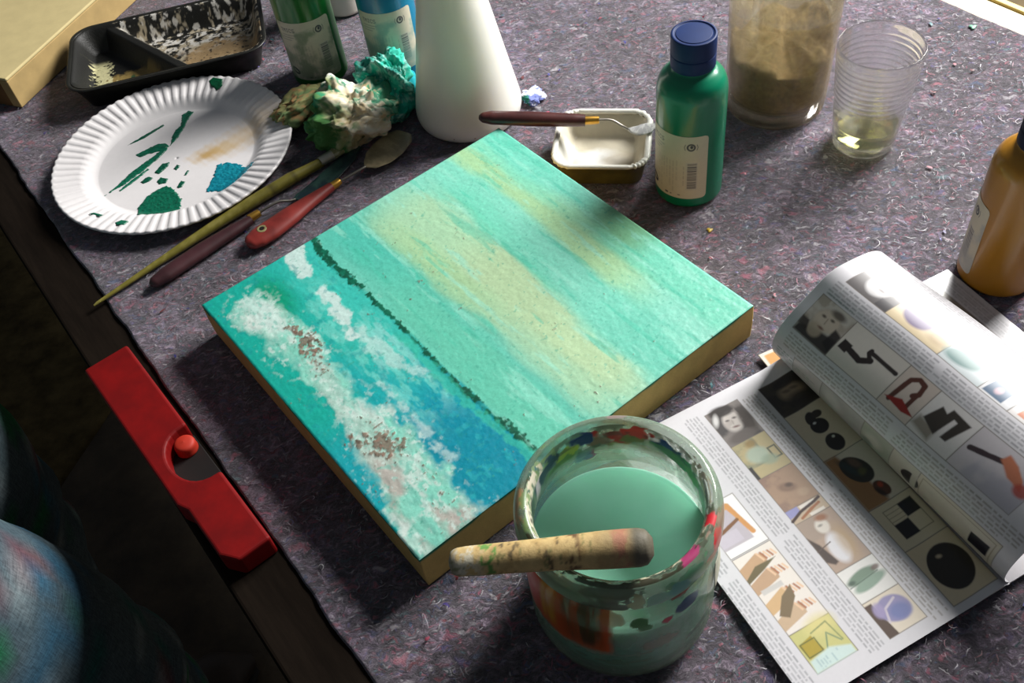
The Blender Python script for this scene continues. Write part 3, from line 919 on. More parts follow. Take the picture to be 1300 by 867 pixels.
m_res = vcol('dried_paint', .5, .45, .12, 300, bmp=.5, bdist=.0008, bscale=500)
ti = pan_inside('paint_wells', HX - .0010, HY - .0010, bt_z, Rr, m_res, bt, HR, .7)
ti['label'] = 'two wells crusted with dried white and beige paint'

# white paint tub
wt_c = np.array([.1085, .6855]); wt_a = math.radians(-15.5); HX2, HY2, HR2, HZ2 = .0405, .0385, .017, .022
wt = thing('paint_tub', 'small olive tub with white paint inside and on its rim, left of the green bottle', 'tub', (wt_c[0], wt_c[1], .0004), wt_a)
m_ol = plain('olive_plastic', (98, 88, 44), .4, .35, 50)
pan_wall('tub_wall', HX2, HY2, HR2, HZ2, .004, .0012, m_ol, wt, .0012)
# painted rim: irregular white roll
nR = 240; k = nR // 4; ringp = []
for q, (sx, sy) in enumerate(((1, 1), (-1, 1), (-1, -1), (1, -1))):
    for j in range(k):
        th = q * PI / 2 + j / k * PI / 2
        ringp.append((sx * (HX2 - HR2) + HR2 * math.cos(th), sy * (HY2 - HR2) + HR2 * math.sin(th)))
ringp = np.array(ringp); ctr_ = ringp.mean(0)
dirs = ringp / np.linalg.norm(ringp, axis=1)[:, None]
b_ = np.linspace(0, 2 * PI, 12, endpoint=False)
nzr = vnoise(1, nR, 1, 60, 5)[0]; nzr2 = vnoise(1, nR, 1, 30, 6)[0]; nzr[-20:] = nzr[:20][::-1] * np.linspace(0, 1, 20) + nzr[-20:] * np.linspace(1, 0, 20)
rad_ = .0016 + .0012 * nzr
G = np.empty((nR, 12, 3))
for j in range(12):
    off = (np.cos(b_[j]) * rad_ * 1.25)[:, None] * dirs
    G[:, j, :2] = ringp + off; G[:, j, 2] = HZ2 + .0002 + np.sin(b_[j]) * rad_ * .8
G = np.concatenate([G, G[:1]])
rm = fast_grid('paint_rim', G, plain('white_paint', (236, 234, 224), .35, .06, 200, bmp=.4, bdist=.0004), wt, wrap=True, flip=True)
rm['label'] = 'crust of white paint along the tub rim'


def wt_z(x, y):
    d = rrect(x, y, HX2, HY2, HR2)
    return .0030 + sstep(-.014, -.0006, d) * (HZ2 - .0042) + .0010 * np.sin(x * 160 + 1) * np.sin(y * 130) * (1 - sstep(-.02, -.01, d))


Rr = Raster(-42, -40, 42, 40, .6, (206, 198, 178))
n1 = fbm(Rr.h, Rr.w, 7, 7, 101, 4)
Rr.put(np.clip(.5 - (np.hypot((Rr.U + 6) / 27, (Rr.V + 9) / 15) - 1 + (n1 - .5) * .5) * 1.5, 0, 1), (244, 244, 242), .95)
Rr.put(np.clip(.5 - (np.hypot((Rr.U + 30) / 8, (Rr.V + 10) / 22) - 1 + (n1 - .5) * .6) * 2, 0, 1), (240, 240, 232), .9)
Rr.put(np.clip(.5 - (np.hypot((Rr.U - 18) / 16, (Rr.V + 8) / 12) - 1 + (n1 - .5)) * 1.5, 0, 1), (188, 172, 142), .55)
wi = pan_inside('paint_pool', HX2 - .0012, HY2 - .0012, wt_z, Rr, vcol('wet_white', .25, .5, .03, 200, bmp=.15, bdist=.0006, bscale=150), wt, HR2, .6)
wi['label'] = 'white and beige paint lining the tub'

# ================================================================== ACRYLIC BOTTLES


def label_raster(style, stain=None):
    """paper back label, u = mm to the right, v = mm downwards"""
    Rl = Raster(0, 0, 60, 62, .4, (214, 206, 184))
    ink = (74, 76, 82)
    write(Rl, 'TMICS', 6, 6, .55, ink)
    for k in range(3): Rl.line([(6, 13 + k * 2.6), (22 - k * 3, 13 + k * 2.6)], (130, 128, 122), .7, .8)
    Rl.text(6, 24, 38, 56, 3.0, (160, 152, 140), 5, .35)
    # round waste-separation mark with arms
    Rl.ell(46, 10, 3.6, 3.6, ink); Rl.ell(46, 10, 2.2, 2.2, (200, 194, 176)); Rl.ell(46.4, 9.6, 1.2, 1.6, ink)
    for sgn in (-1, 1): Rl.line([(46 + sgn * 4.6, 7.4), (46 + sgn * 5.4, 10), (46 + sgn * 4.6, 12.6)], ink, .5)
    # barcode, bars stacked down the right side
    r = random.Random(4); v = 26
    Rl.rect(42, 25, 52, 53, (206, 200, 184))
    while v < 52:
        w_ = r.choice([.5, .7, 1.0, 1.4]); Rl.rect(43.5, v, 51, v + w_, (60, 60, 74), .85); v += w_ + r.choice([.5, .6, 1.0])
    Rl.text(39.5, 28, 41.8, 50, 2.0, (140, 132, 124), 9, .5)
    Rl.ell(9, 53, 5.5, 3.6, (40, 44, 58), .4)
    Rl.ell(9, 53, 3.2, 1.4, (190, 184, 168), .4)
    Rl.rect(24, 58, 27, 59.6, ink); Rl.rect(29, 58.4, 30.4, 59.4, (120, 118, 112)); Rl.rect(36, 58, 38, 59, (120, 118, 112))
    if stain is not None:
        n = fbm(Rl.h, Rl.w, 5, 5, 3, 4)
        Rl.put(sstep(.35, .7, n + (Rl.V / 62 - .5) * .5) * .75, stain)
    return Rl


def bottle(name, label, loc, col, capcol, lab_az=None, stain=None, h_body=.111, r=.028, group=None, rough=.28):
    """lab_az = direction (world azimuth) of the label's middle"""
    t = thing(name, label, 'bottle', (loc[0], loc[1], .0004), 0, group)
    prof = bev_prof([(.0001, .0012), (r * .62, .0012), (r * .72, 0), (r * .93, 0), (r, .0028), (r, h_body - .012)], .002, 4)
    sh = smooth_prof([(r, h_body - .012), (r * .985, h_body - .004), (r * .90, h_body + .003), (r * .74, h_body + .008), (r * .60, h_body + .011), (r * .57, h_body + .0125)], 6)
    nk = [(r * .55, h_body + .013), (r * .55, h_body + .019)]
    pm = plain(name + '_plastic', col, rough, .04, 30, coat=.2, sss=.0)
    lathe('bottle_body', np.vstack([prof, sh[1:], nk, [(.0001, h_body + .019)]]), pm, t, 96)
    cz = h_body + .0133; cr = .0174
    cm = plain(name + '_cap', capcol, .55, .1, 60, spec=.3)
    cp = bev_prof([(cr - .003, cz), (cr, cz), (cr, cz + .0105), (cr - .0004, cz + .0108), (cr - .0004, cz + .0116), (cr, cz + .0119), (cr, cz + .0266), (cr - .0018, cz + .0270), (cr - .0022, cz + .0262), (.0001, cz + .0262)], .0006, 3)
    a = np.linspace(0, 2 * PI, 180, endpoint=False)
    P, _ = lathe_pts(cp, 180)
    rib = 1 - .012 * (np.sign(np.sin(a * 45)) * np.abs(np.sin(a * 45)) ** .5 * .5 + .5)
    m = ((cp[:, 1] > cz + .0125) & (cp[:, 1] < cz + .0245) & (cp[:, 0] > cr * .9))
    P[m, :, 0] *= rib; P[m, :, 1] *= rib
    cap = fast_grid('cap', P, cm, t, wrap=True)
    lathe('cap_disc', bev_prof([(.0001, 0), (cr - .0035, 0), (cr - .0038, .0006), (.0001, .0006)], .0003), cm, cap, 60, (0, 0, cz + .0261))
    if lab_az is not None:
        Rl = label_raster(0, stain)
        rr_ = r + .00025
        ang = lab_az + (30 - Rl.U) / 1000 * -1 / rr_            # u to the right as seen from outside = increasing azimuth
        P = np.stack([rr_ * np.cos(ang), rr_ * np.sin(ang), .0755 - Rl.V / 1000 * 1.04], -1)
        # rounded corners
        lm_ = vcol('label_paper', .5, .35, .03, 200)
        keep = rrect(Rl.U - 30, Rl.V - 31, 30, 31, 3) < .01
        idx = -np.ones(keep.shape, int); idx[keep] = np.arange(keep.sum())
        a_ = idx[:-1, :-1]; b_ = idx[:-1, 1:]; c_ = idx[1:, 1:]; d_ = idx[1:, :-1]
        ok = (a_ >= 0) & (b_ >= 0) & (c_ >= 0) & (d_ >= 0)
        lo = new_obj('paper_label', P[keep], np.stack([d_[ok], c_[ok], b_[ok], a_[ok]], -1), lm_, t, True, cols=Rl.c[keep])
        lo['label'] = 'cream paper label with barcode and round recycling mark'
    return t


NAVY = (10, 40, 92)
camaz = lambda p: math.atan2(-p[1], -p[0])
gp = (.1722, .6298)
bottle('paint_bottle', 'emerald green paint bottle with navy cap standing right of the white paint tub', gp, (0, 122, 88), NAVY, camaz(gp) - math.radians(30), None, group='acrylic paint bottles')
dp = (-.148, .893)
bottle('paint_bottle', 'leaf green paint bottle behind the crumpled tissue, nearest the black tray', dp, (22, 112, 40), NAVY, camaz(dp) - math.radians(14), (120, 140, 110), group='acrylic paint bottles')
bp_ = (-.067, .885)
bottle('paint_bottle', 'turquoise blue paint bottle standing between the tissue and the white cone bottle', bp_, (0, 122, 158), NAVY, camaz(bp_) - math.radians(12), (140, 170, 160), group='acrylic paint bottles')
op = (.372, .478)
bottle('paint_bottle', 'ochre yellow paint bottle with dark cap standing just behind the magazine', op, (176, 122, 34), (20, 28, 56), camaz(op) - math.radians(96), (180, 180, 176), group='acrylic paint bottles')
vp_ = (-.121, 1.016)
bottle('paint_bottle', 'white paint bottle at the top edge, behind the leaf green bottle', vp_, (226, 216, 204), (226, 216, 204), None, r=.025, group='acrylic paint bottles')

# white conical bottle
cn = thing('cone_bottle', 'tall white plastic conical bottle standing behind the teal canvas', 'bottle', (-.003, .785, .0004))
body = smooth_prof([(.046, .0), (.0495, .004), (.0508, .012), (.0490, .024), (.0440, .050), (.0385, .080), (.0330, .110), (.0270, .140), (.0215, .165), (.0180, .178), (.0165, .186)], 6)
m_wp = plain('milky_plastic', (236, 234, 226), .32, .03, 10, sss=.6)
m_wp.node_tree.nodes['Principled BSDF'].inputs['Subsurface Radius'].default_value = (.05, .048, .042)
lathe('bottle_body', np.vstack([[(.0001, .002), (.030, .002), (.040, .0002)], body, [(.0165, .196), (.0150, .198), (.0001, .198)]]), m_wp, cn, 96)
lathe('cap', bev_prof([(.0172, .1885), (.0185, .1885), (.0182, .212), (.0150, .214), (.0001, .214)], .0012), m_wp, cn, 60)
for (px, py, rr_) in ((583, 165, .0012), (602, 170, .0012)):
    # reddish specks on the lower wall
    az = math.atan2(*(np.array(at(px, py, .006))[[1, 0]] - np.array([.785, -.003])))
    s = lathe('speck', [(.0001, .0005), (rr_ * .7, .0004), (rr_, 0)], plain('speck_red', (150, 70, 50), .6, .1), cn, 12)
    s.location = (.0500 * math.cos(az), .0500 * math.sin(az), .0075); s.rotation_euler = (0, PI / 2, az)


# ================================================================== WATER JAR with paint-smeared glass
jc = (.0415, .2700); JAZ = math.atan2(-jc[1], -jc[0])          # azimuth that faces the camera
jar = thing('glass_jar', 'paint-smeared glass jar of cloudy green rinsing water in front of the teal canvas', 'jar', (jc[0], jc[1], .0004))
outer = np.vstack([
    smooth_prof([(.0001, .003), (.036, .0025), (.046, .0002), (.0525, .003), (.0552, .010), (.0556, .022), (.0556, .040), (.0556, .060), (.0553, .074), (.0538, .084), (.0508, .090), (.0494, .094)], 8),
    smooth_prof([(.0500, .0960), (.0545, .0972), (.0565, .1010), (.0568, .1070), (.0560, .1130), (.0535, .1172), (.0505, .1182), (.0480, .1168), (.0466, .1130), (.0464, .1060), (.0466, .0980)], 8),
    smooth_prof([(.0470, .092), (.0488, .086), (.0508, .078), (.0520, .068), (.0522, .040), (.0521, .016), (.0500, .008), (.040, .0062), (.0001, .006)], 8)])
NJ = 320
P, an = lathe_pts(outer, NJ)
nk_ = len(outer); zz = outer[:, 1][:, None] * np.ones((1, NJ)); rr_ = outer[:, 0][:, None] * np.ones((1, NJ))
ii = np.arange(nk_); top_i = int(np.argmax(outer[:, 1]))
phi = np.degrees((an - JAZ + PI) % (2 * PI) - PI)[None, :] * np.ones((nk_, 1))        # 0 = faces the camera, + = to the right
isout = (ii <= top_i)[:, None] * np.ones((1, NJ)); isin = 1 - isout


def jn(fz, fa, seed, o=4):
    n = fbm(nk_, NJ, fz, fa, seed, o)
    b = 20
    n[:, -b:] = n[:, -b:] * np.linspace(1, 0, b) + n[:, :1] * np.linspace(0, 1, b)
    return n


jcol = np.empty((nk_, NJ, 3)); jcol[:] = lin((150, 165, 140)); jal = np.zeros((nk_, NJ))


def smear(m, col, k=.9):
    global jcol, jal
    m = np.clip(m, 0, 1) * k
    jcol = jcol * (1 - m[..., None]) + lin(col) * m[..., None]
    jal = np.maximum(jal, m)


def spot(ph, z, dph, dz, side, col, k=.9, jag=.5, seed=1, edge=3.0):
    k = min(1, k * 1.12); edge = edge * 2.2; jag = jag * 1.25
    d = np.hypot(((phi - ph + 180) % 360 - 180) / dph, (zz - z) / dz) + (jn(26, 40, seed) - .5) * jag * 2
    smear(np.clip(.5 - (d - 1) * edge, 0, 1) * side, col, k)


na, nb, nc_ = jn(10, 26, 1), jn(30, 60, 2), jn(6, 90, 3)
# thin veil of dried wash on the walls, heavier near the collar
smear(isout * sstep(.030, .085, zz) * (.28 + .5 * na) * (zz < .095), (128, 140, 112), .42)
smear(isout * (zz > .0955) * (.3 + .7 * nb), (128, 150, 134), .40)
smear(isout * (1 - sstep(.02, .05, zz)) * (.35 + .5 * na), (74, 104, 70), .45)
smear(isin * (zz > .075) * (zz < .112) * (.3 + .6 * na), (172, 178, 152), .55)
# orange, yellow and dark green runs on the front left
fl2 = isout * (zz < .093)
run = sstep(.42, .58, nc_)
leftz = sstep(-84, -70, phi) * (1 - sstep(-10, -3, phi)) * sstep(.030 + .012 * nb, .046, zz)
smear(fl2 * leftz * (.95 + .3 * run), (200, 84, 22), .98)
smear(fl2 * sstep(-78, -70, phi) * (1 - sstep(-60, -52, phi)) * sstep(.045, .06, zz) * (.6 + .6 * nb), (226, 62, 18), .95)
smear(fl2 * sstep(-56, -52, phi) * (1 - sstep(-46, -40, phi)) * sstep(.042, .06, zz) * (.4 + .7 * run), (214, 156, 40), .95)
smear(fl2 * sstep(-40, -34, phi) * (1 - sstep(-16, -10, phi)) * sstep(.040, .055, zz) * (.35 + .8 * sstep(.4, .6, jn(5, 60, 8))), (48, 54, 22), .9)
smear(fl2 * sstep(-22, -18, phi) * (1 - sstep(-14, -9, phi)) * sstep(.035, .05, zz) * run, (184, 84, 24), .8)
spot(-6, .082, 7, .006, fl2, (190, 110, 30), .7, .4, 4)
# spots on the front and right
spot(9, .0785, 5, .0055, fl2, (32, 128, 38), .95, .5, 11); spot(12, .073, 4, .003, fl2, (40, 130, 44), .85, .4, 12)
spot(39, .0780, 10, .0060, fl2, (10, 74, 112), .95, .3, 13)
spot(25, .0740, 3, .0030, fl2, (196, 44, 66), .9, .4, 14); spot(36, .088, 8, .0016, fl2, (170, 44, 50), .8, .4, 15)
spot(22, .050, 16, .008, fl2, (186, 110, 78), .40, .8, 16, 1.2); spot(64, .070, 8, .010, fl2, (120, 128, 60), .5, .9, 17)
spot(-2, .060, 10, .008, fl2, (120, 168, 140), .4, .8, 18, 1.2); spot(70, .086, 3, .003, fl2, (90, 30, 40), .8, .4, 19)
spot(50, .034, 14, .003, fl2, (20, 90, 70), .6, .6, 20); spot(0, .030, 22, .0025, fl2, (28, 90, 44), .5, .8, 20); spot(-20, .040, 40, .002, fl2, (140, 160, 130), .4, .8, 21)
# collar
cl = isout * (zz >= .0955)
spot(-88, .108, 13, .012, cl, (196, 138, 86), .75, .6, 22, 1.6); spot(-62, .108, 16, .012, cl, (70, 104, 66), .7, .6, 23, 1.6)
spot(66, .112, 6, .006, cl, (216, 44, 58), .95, .6, 24); spot(74, .108, 14, .012, cl, (178, 120, 104), .6, .7, 25, 1.4); spot(60, .106, 10, .004, cl, (196, 70, 70), .7, .8, 26)
spot(38, .106, 16, .010, cl, (52, 146, 96), .75, .6, 27, 1.8); spot(20, .104, 10, .007, cl, (116, 176, 160), .7, .5, 28, 2); spot(30, .108, 7, .005, cl, (60, 150, 160), .7, .5, 29)
spot(-30, .107, 22, .011, cl, (66, 78, 48), .75, .7, 30, 1.5); spot(-4, .110, 14, .008, cl, (60, 46, 30), .8, .9, 31); spot(8, .107, 5, .008, cl, (178, 162, 104), .7, .8, 32)
spot(-14, .1, 12, .004, cl, (66, 38, 28), .8, .7, 33); spot(176, .116, 9, .004, cl, (164, 110, 122), .6, .6, 34); spot(150, .112, 40, .006, cl, (140, 170, 160), .4, .9, 35, 1.2)
# inside of the mouth: crusted colours on the far wall
im = isin * (zz > .070) * (zz < .1165)
smear(im * sstep(.092, .102, zz + (nb - .5) * .02) * sstep(.25, .6, nb) * (np.abs(phi) > 80), (70, 96, 66), .85)
for (ph, z, dph, dz, c, k, sd_) in ((176, .108, 20, .0075, (196, 30, 26), 1, 41), (190, .103, 9, .006, (120, 60, 26), .85, 42), (166, .110, 8, .005, (226, 48, 44), 1, 43),
                                    (140, .108, 14, .006, (24, 44, 130), 1, 44), (124, .106, 12, .007, (30, 140, 66), .95, 45), (112, .103, 14, .006, (80, 168, 64), .95, 46),
                                    (205, .109, 8, .006, (22, 36, 120), 1, 47), (216, .104, 9, .006, (184, 206, 60), .95, 48), (222, .099, 14, .004, (96, 150, 60), .8, 49),
                                    (232, .108, 8, .007, (20, 36, 84), .95, 50), (244, .106, 10, .006, (26, 44, 70), .9, 51), (250, .104, 4, .008, (200, 190, 196), .8, 52),
                                    (196, .097, 10, .004, (60, 84, 54), .7, 53), (198, .088, 4, .004, (170, 30, 110), .95, 54), (202, .090, 8, .005, (70, 120, 170), .75, 55),
                                    (160, .098, 20, .003, (140, 150, 70), .6, 56), (96, .100, 12, .012, (76, 150, 84), .75, 57), (268, .100, 10, .012, (40, 60, 50), .8, 58),
                                    (108, .078, 3, .002, (190, 50, 70), .8, 59), (285, .112, 10, .004, (50, 90, 60), .8, 60), (150, .104, 26, .004, (84, 140, 70), .7, 61)):
    spot(ph, z, dph, dz, im, c, k, .8, sd_, 2.5)
tp = (rr_ < .0528) * (zz > .110)
smear(tp * sstep(.40, .52, nb + .1 * np.cos(np.radians(phi))) * (np.abs(phi + 10) < 62), (52, 44, 26), .95)
smear(tp * (rr_ < .0492) * sstep(.50, .56, jn(40, 110, 72)) * (np.abs(phi) < 120), (206, 198, 170), .95)
smear(tp * sstep(.50, .60, jn(30, 70, 73)) * (np.abs(phi - 62) < 22), (56, 62, 40), .9)
spot(46, .1155, 9, .006, tp, (178, 56, 112), .85, .9, 74); spot(72, .114, 6, .006, tp, (220, 50, 60), .9, .5, 75)
smear(tp * sstep(.5, .62, jn(30, 60, 76)) * (phi < -62) * (phi > -135), (110, 140, 84), .85)
smear(tp * (rr_ < .0486) * sstep(.42, .5, jn(40, 90, 77)) * (phi < -50) * (phi > -120), (214, 206, 186), .95)
smear(im * (zz > .1085) * sstep(.46, .6, nb) * (np.abs(phi) < 95), (40, 40, 26), .85)
smear(im * (zz > .108) * sstep(.56, .64, jn(40, 90, 70)) * (np.abs(phi) < 80), (196, 186, 160), .9)
smear(im * (zz > .106) * (zz < .1115) * sstep(.45, .6, jn(30, 50, 71)) * (np.abs(phi) >= 80), (30, 44, 40), .6)
m_jar = glass_mat('jar_glass', (.95, .99, .97), .02, film=.11, clear=.5, filmcol=(176, 190, 168), stained=True, filmscale=60)
jg = fast_grid('glass_body', P, m_jar, jar, cols=jcol, alphas=jal, wrap=True)
jg['label'] = 'clear greenish glass with splashes of old paint'
# the water itself: a solid of liquid filling the jar
WZ = .0660
wprof = np.vstack([[(.0001, .0064), (.039, .0066)], smooth_prof([(.0496, .0085), (.0517, .0165), (.0518, .040), (.0518, WZ - .001)], 6), [(.0517, WZ + .0003), (.0508, WZ - .0002), (.0490, WZ - .0003), (.0001, WZ - .0003)]])
m_wat, nt, b = mk('cloudy_green_water')
b.inputs['Base Color'].default_value = rgba((112, 190, 158)); b.inputs['Roughness'].default_value = .12; b.inputs['IOR'].default_value = 1.33
n = noise_node(nt, 30, 3, .5); r = ramp(nt, n.outputs['Fac'], [(.35, rgba((142, 214, 186))), (.65, rgba((152, 220, 194)))]); nt.links.new(r.outputs[0], b.inputs['Base Color'])
b.inputs['Subsurface Weight'].default_value = .35; b.inputs['Subsurface Radius'].default_value = (.010, .016, .012); b.inputs['Subsurface Scale'].default_value = 1
lathe('rinsing_water', wprof, m_wat, jar, 128)
# remains of a paper label on the right side
ang = np.linspace(JAZ + math.radians(66), JAZ + math.radians(118), 40); zc = np.linspace(0, 1, 30)
zlo = .054 + .008 * np.sin(np.linspace(0, 5, 40)) - .004 * np.linspace(0, 1, 40)
P = np.empty((30, 40, 3)); rad = .0560 + .0012 * (1 - zc)[:, None] ** 2 * np.ones((1, 40))
P[..., 0] = rad * np.cos(ang); P[..., 1] = rad * np.sin(ang); P[..., 2] = zlo[None, :] + (.082 - zlo)[None, :] * zc[:, None]
ls = fast_grid('label_scrap', P, plain('torn_label', (196, 196, 176), .6, .15, 120), jar)
ls['label'] = 'torn greyish label peeling off the jar'
sd_m = ls.modifiers.new('thickness', 'SOLIDIFY'); sd_m.thickness = .0003

# stub of a thick wooden handle across the jar's mouth
zs_ = .1186 + .0090
A_ = at(571, 716, zs_ - .001); B_ = at(829, 692, zs_ + .001)
A_[2] = zs_ + .0002; B_[2] = zs_ - .0004
ts = np.linspace(0, 1, 90); Ls = np.linalg.norm(B_ - A_)
rad = np.interp(ts, [0, .012, .04, .09, .3, .52, .6, .75, .93, .97, 1], [.0024, .0060, .0072, .0076, .0079, .0084, .0088, .0096, .0098, .0088, .0046])
zoff = -(np.interp(ts, [0, 1], [0, 0]))
Ps = A_ + (B_ - A_) * ts[:, None]
Ps[:, 2] += .0008 * np.sin(ts * 3)
ncs = 40
na = fbm(90, ncs, 26, 6, 201, 4); nb = fbm(90, ncs, 40, 10, 202, 4)
sc = np.empty((90, ncs, 3)); sc[:] = lin((206, 178, 122))
T2 = ts[:, None] * np.ones((1, ncs))


def sm(m, c, k=.9):
    global sc
    m = (np.clip(m, 0, 1) * k)[..., None]; sc = sc * (1 - m) + lin(c) * m


sm(sstep(.5, .7, na) * .5, (170, 136, 84)); sm((1 - sstep(.10, .20, T2)) * sstep(.4, .5, nb), (214, 208, 186))
sm((1 - sstep(.02, .06, T2)) * .8, (150, 140, 118)); sm(sstep(.68, .74, nb) * (T2 < .7), (110, 116, 70), .7); sm(sstep(.72, .76, na) * (T2 < .6), (70, 64, 50), .8)
sm(sstep(.57, .60, T2) * (1 - sstep(.63, .655, T2)) * sstep(.38, .5, nb), (92, 62, 44)); sm(sstep(.66, .8, T2) * .75, (150, 128, 92))
sm(sstep(.78, .82, T2) * (1 - sstep(.86, .90, T2)) * sstep(.40, .62, na), (172, 108, 92), .7); sm(sstep(.86, .92, T2), (92, 90, 80))
sm((T2 > .14) * (T2 < .24) * sstep(.58, .62, fbm(90, ncs, 30, 8, 203, 3)), (90, 150, 70))
stk = tube('wooden_handle', Ps, rad, vcol('old_wood', .6, .35, .12, 300, bmp=.4, bdist=.0005, bscale=500), None, ncs, cols=sc)
tag(stk, 'thick paint-smeared wooden brush handle stub lying across the mouth of the water jar', 'handle')

# ================================================================== LONG BRUSH
zb = .0068
pts = [np.array([*at(118, 386, .004)[:2], .0034]), np.array([*at(250, 301, .005)[:2], .0050]), np.array([*at(330, 251, .006)[:2], .0060]), np.array([*at(408, 204, .007)[:2], .0066])]
P_, t_ = resample(pts, 70)
rad = np.interp(t_, [0, .01, .2, .45, .7, .86, .93, 1], [.0009, .0014, .0026, .0042, .0056, .0058, .0050, .0044])
P_[:, 2] = rad + .0010
nb = fbm(70, 28, 50, 5, 211, 4)
bc = np.empty((70, 28, 3)); bc[:] = lin((124, 116, 48))
bc = bc * (.75 + .5 * nb)[..., None]
tt = t_[:, None] * np.ones((1, 28))
m = (sstep(.76, .765, tt) * (1 - sstep(.78, .785, tt)) + sstep(.86, .865, tt) * (1 - sstep(.875, .88, tt)))[..., None] * .6
bc = bc * (1 - m) + lin((60, 52, 24)) * m
m = (sstep(.5, .62, nb) * .4 * (tt < .7))[..., None]; bc = bc * (1 - m) + lin((150, 140, 80)) * m
brush = thing('paint_brush', 'long olive green wooden paint brush with crusted bristles beside the paper plate', 'brush', (0, 0, 0))
tube('handle', P_, rad, vcol('olive_handle', .4, .4, .1, 300, coat=.1), brush, 28, cols=bc)
e0 = P_[-1]; d0 = (P_[-1] - P_[-2]); d0 /= np.linalg.norm(d0)
pf = np.array([e0 - d0 * .002, e0 + d0 * .003, e0 + d0 * .012]); pf[:, 2] = [.0066, .0066, .0064]
tube('ferrule', pf, [.0046, .0047, .0050], plain('ferrule_metal', (196, 194, 180), .35, .15, 80, metal=.7), brush, 28)
tipb = np.array([*at(466, 167, .004)[:2], .0045])
qb, tb = resample([pf[-1] - d0 * .001, pf[-1] * .5 + tipb * .5 + np.array([0, 0, .001]), tipb], 26)
nb = fbm(26, 24, 10, 12, 213, 4)
hc = lin((150, 150, 104)) * (.6 + .8 * nb)[..., None]; hc = hc * (1 - sstep(.5, .6, nb)[..., None] * .6) + lin((206, 206, 180)) * sstep(.5, .6, nb)[..., None] * .6
tube('bristles', qb, np.stack([np.interp(tb, [0, .3, .8, 1], [.0050, .0072, .0056, .0012]), np.interp(tb, [0, .3, 1], [.0048, .0040, .0012])], 1), vcol('bristle', .7, .3, .2, 600, bmp=.8, bdist=.0008, bscale=700), brush, 24, cols=hc)

# ================================================================== PALETTE KNIVES


def knife(name, label, handle, hr, ferr, neck, blade, mats, group, hole=None, bl_cols=None, bz=None):
    t = thing(name, label, 'palette knife', (0, 0, 0), 0, group)
    P_, t_ = resample(handle, 60)
    h = tube('handle', P_, np.stack([np.interp(t_, hr[0], hr[1]), np.interp(t_, hr[0], hr[2])], 1), mats[0], t, 28)
    if hole is not None:
        c = P_[0] + (P_[-1] - P_[0]) / np.linalg.norm(P_[-1] - P_[0]) * hole[0]
        zt = c[2] + hole[1]
        lathe('hanging_hole', bev_prof([(.0001, -.0006), (.0022, -.0006), (.0024, .0004), (.0044, .0004), (.0050, -.0008)], .0004), [None] and plain('hole_rim', (150, 146, 100), .5, .15), t, 28, (c[0], c[1], zt - .0001))
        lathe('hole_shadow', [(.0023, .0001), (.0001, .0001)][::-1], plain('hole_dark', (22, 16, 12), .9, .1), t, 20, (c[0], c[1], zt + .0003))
    tube('ferrule', np.array(ferr), [.0038, .0038, .0034][:len(ferr)], mats[1], t, 24)
    n_, tn = resample(neck, 30)
    tube('neck', n_, np.full(30, .0012), mats[2], t, 14)
    b_, tb = resample(blade[0], 40)
    wd = np.interp(tb, blade[1], blade[2])
    cols = None
    if bl_cols is not None:
        nb = fbm(40, 20, 9, 6, bl_cols[2], 4)
        cols = lin(bl_cols[0]) + (lin(bl_cols[1]) - lin(bl_cols[0])) * sstep(.38, .62, nb)[..., None]
    tube('blade', b_, np.stack([wd, np.full(40, blade[3])], 1), mats[3], t, 20, cols=cols)
    return t


def a3(px, py, z):
    return np.array([*at(px, py, z)[:2], z])


m_brass = plain('brass', (206, 158, 70), .3, .1, 80, metal=.85)
m_steel = plain('steel', (150, 146, 136), .35, .1, 60, metal=.8)
m_rosewood = plain('dark_rosewood', (72, 34, 32), .38, .35, 60, stretch=(1, 1, 1), coat=.2)
m_plum = plain('plum_wood', (66, 36, 40), .42, .35, 40, coat=.15)
m_redw = plain('red_wood', (138, 48, 42), .45, .45, 36, coat=.15, bmp=.2, bdist=.0004)
m_blade = vcol('painted_blade', .35, .5, .12, 300, bmp=.4, bdist=.0005, bscale=400)

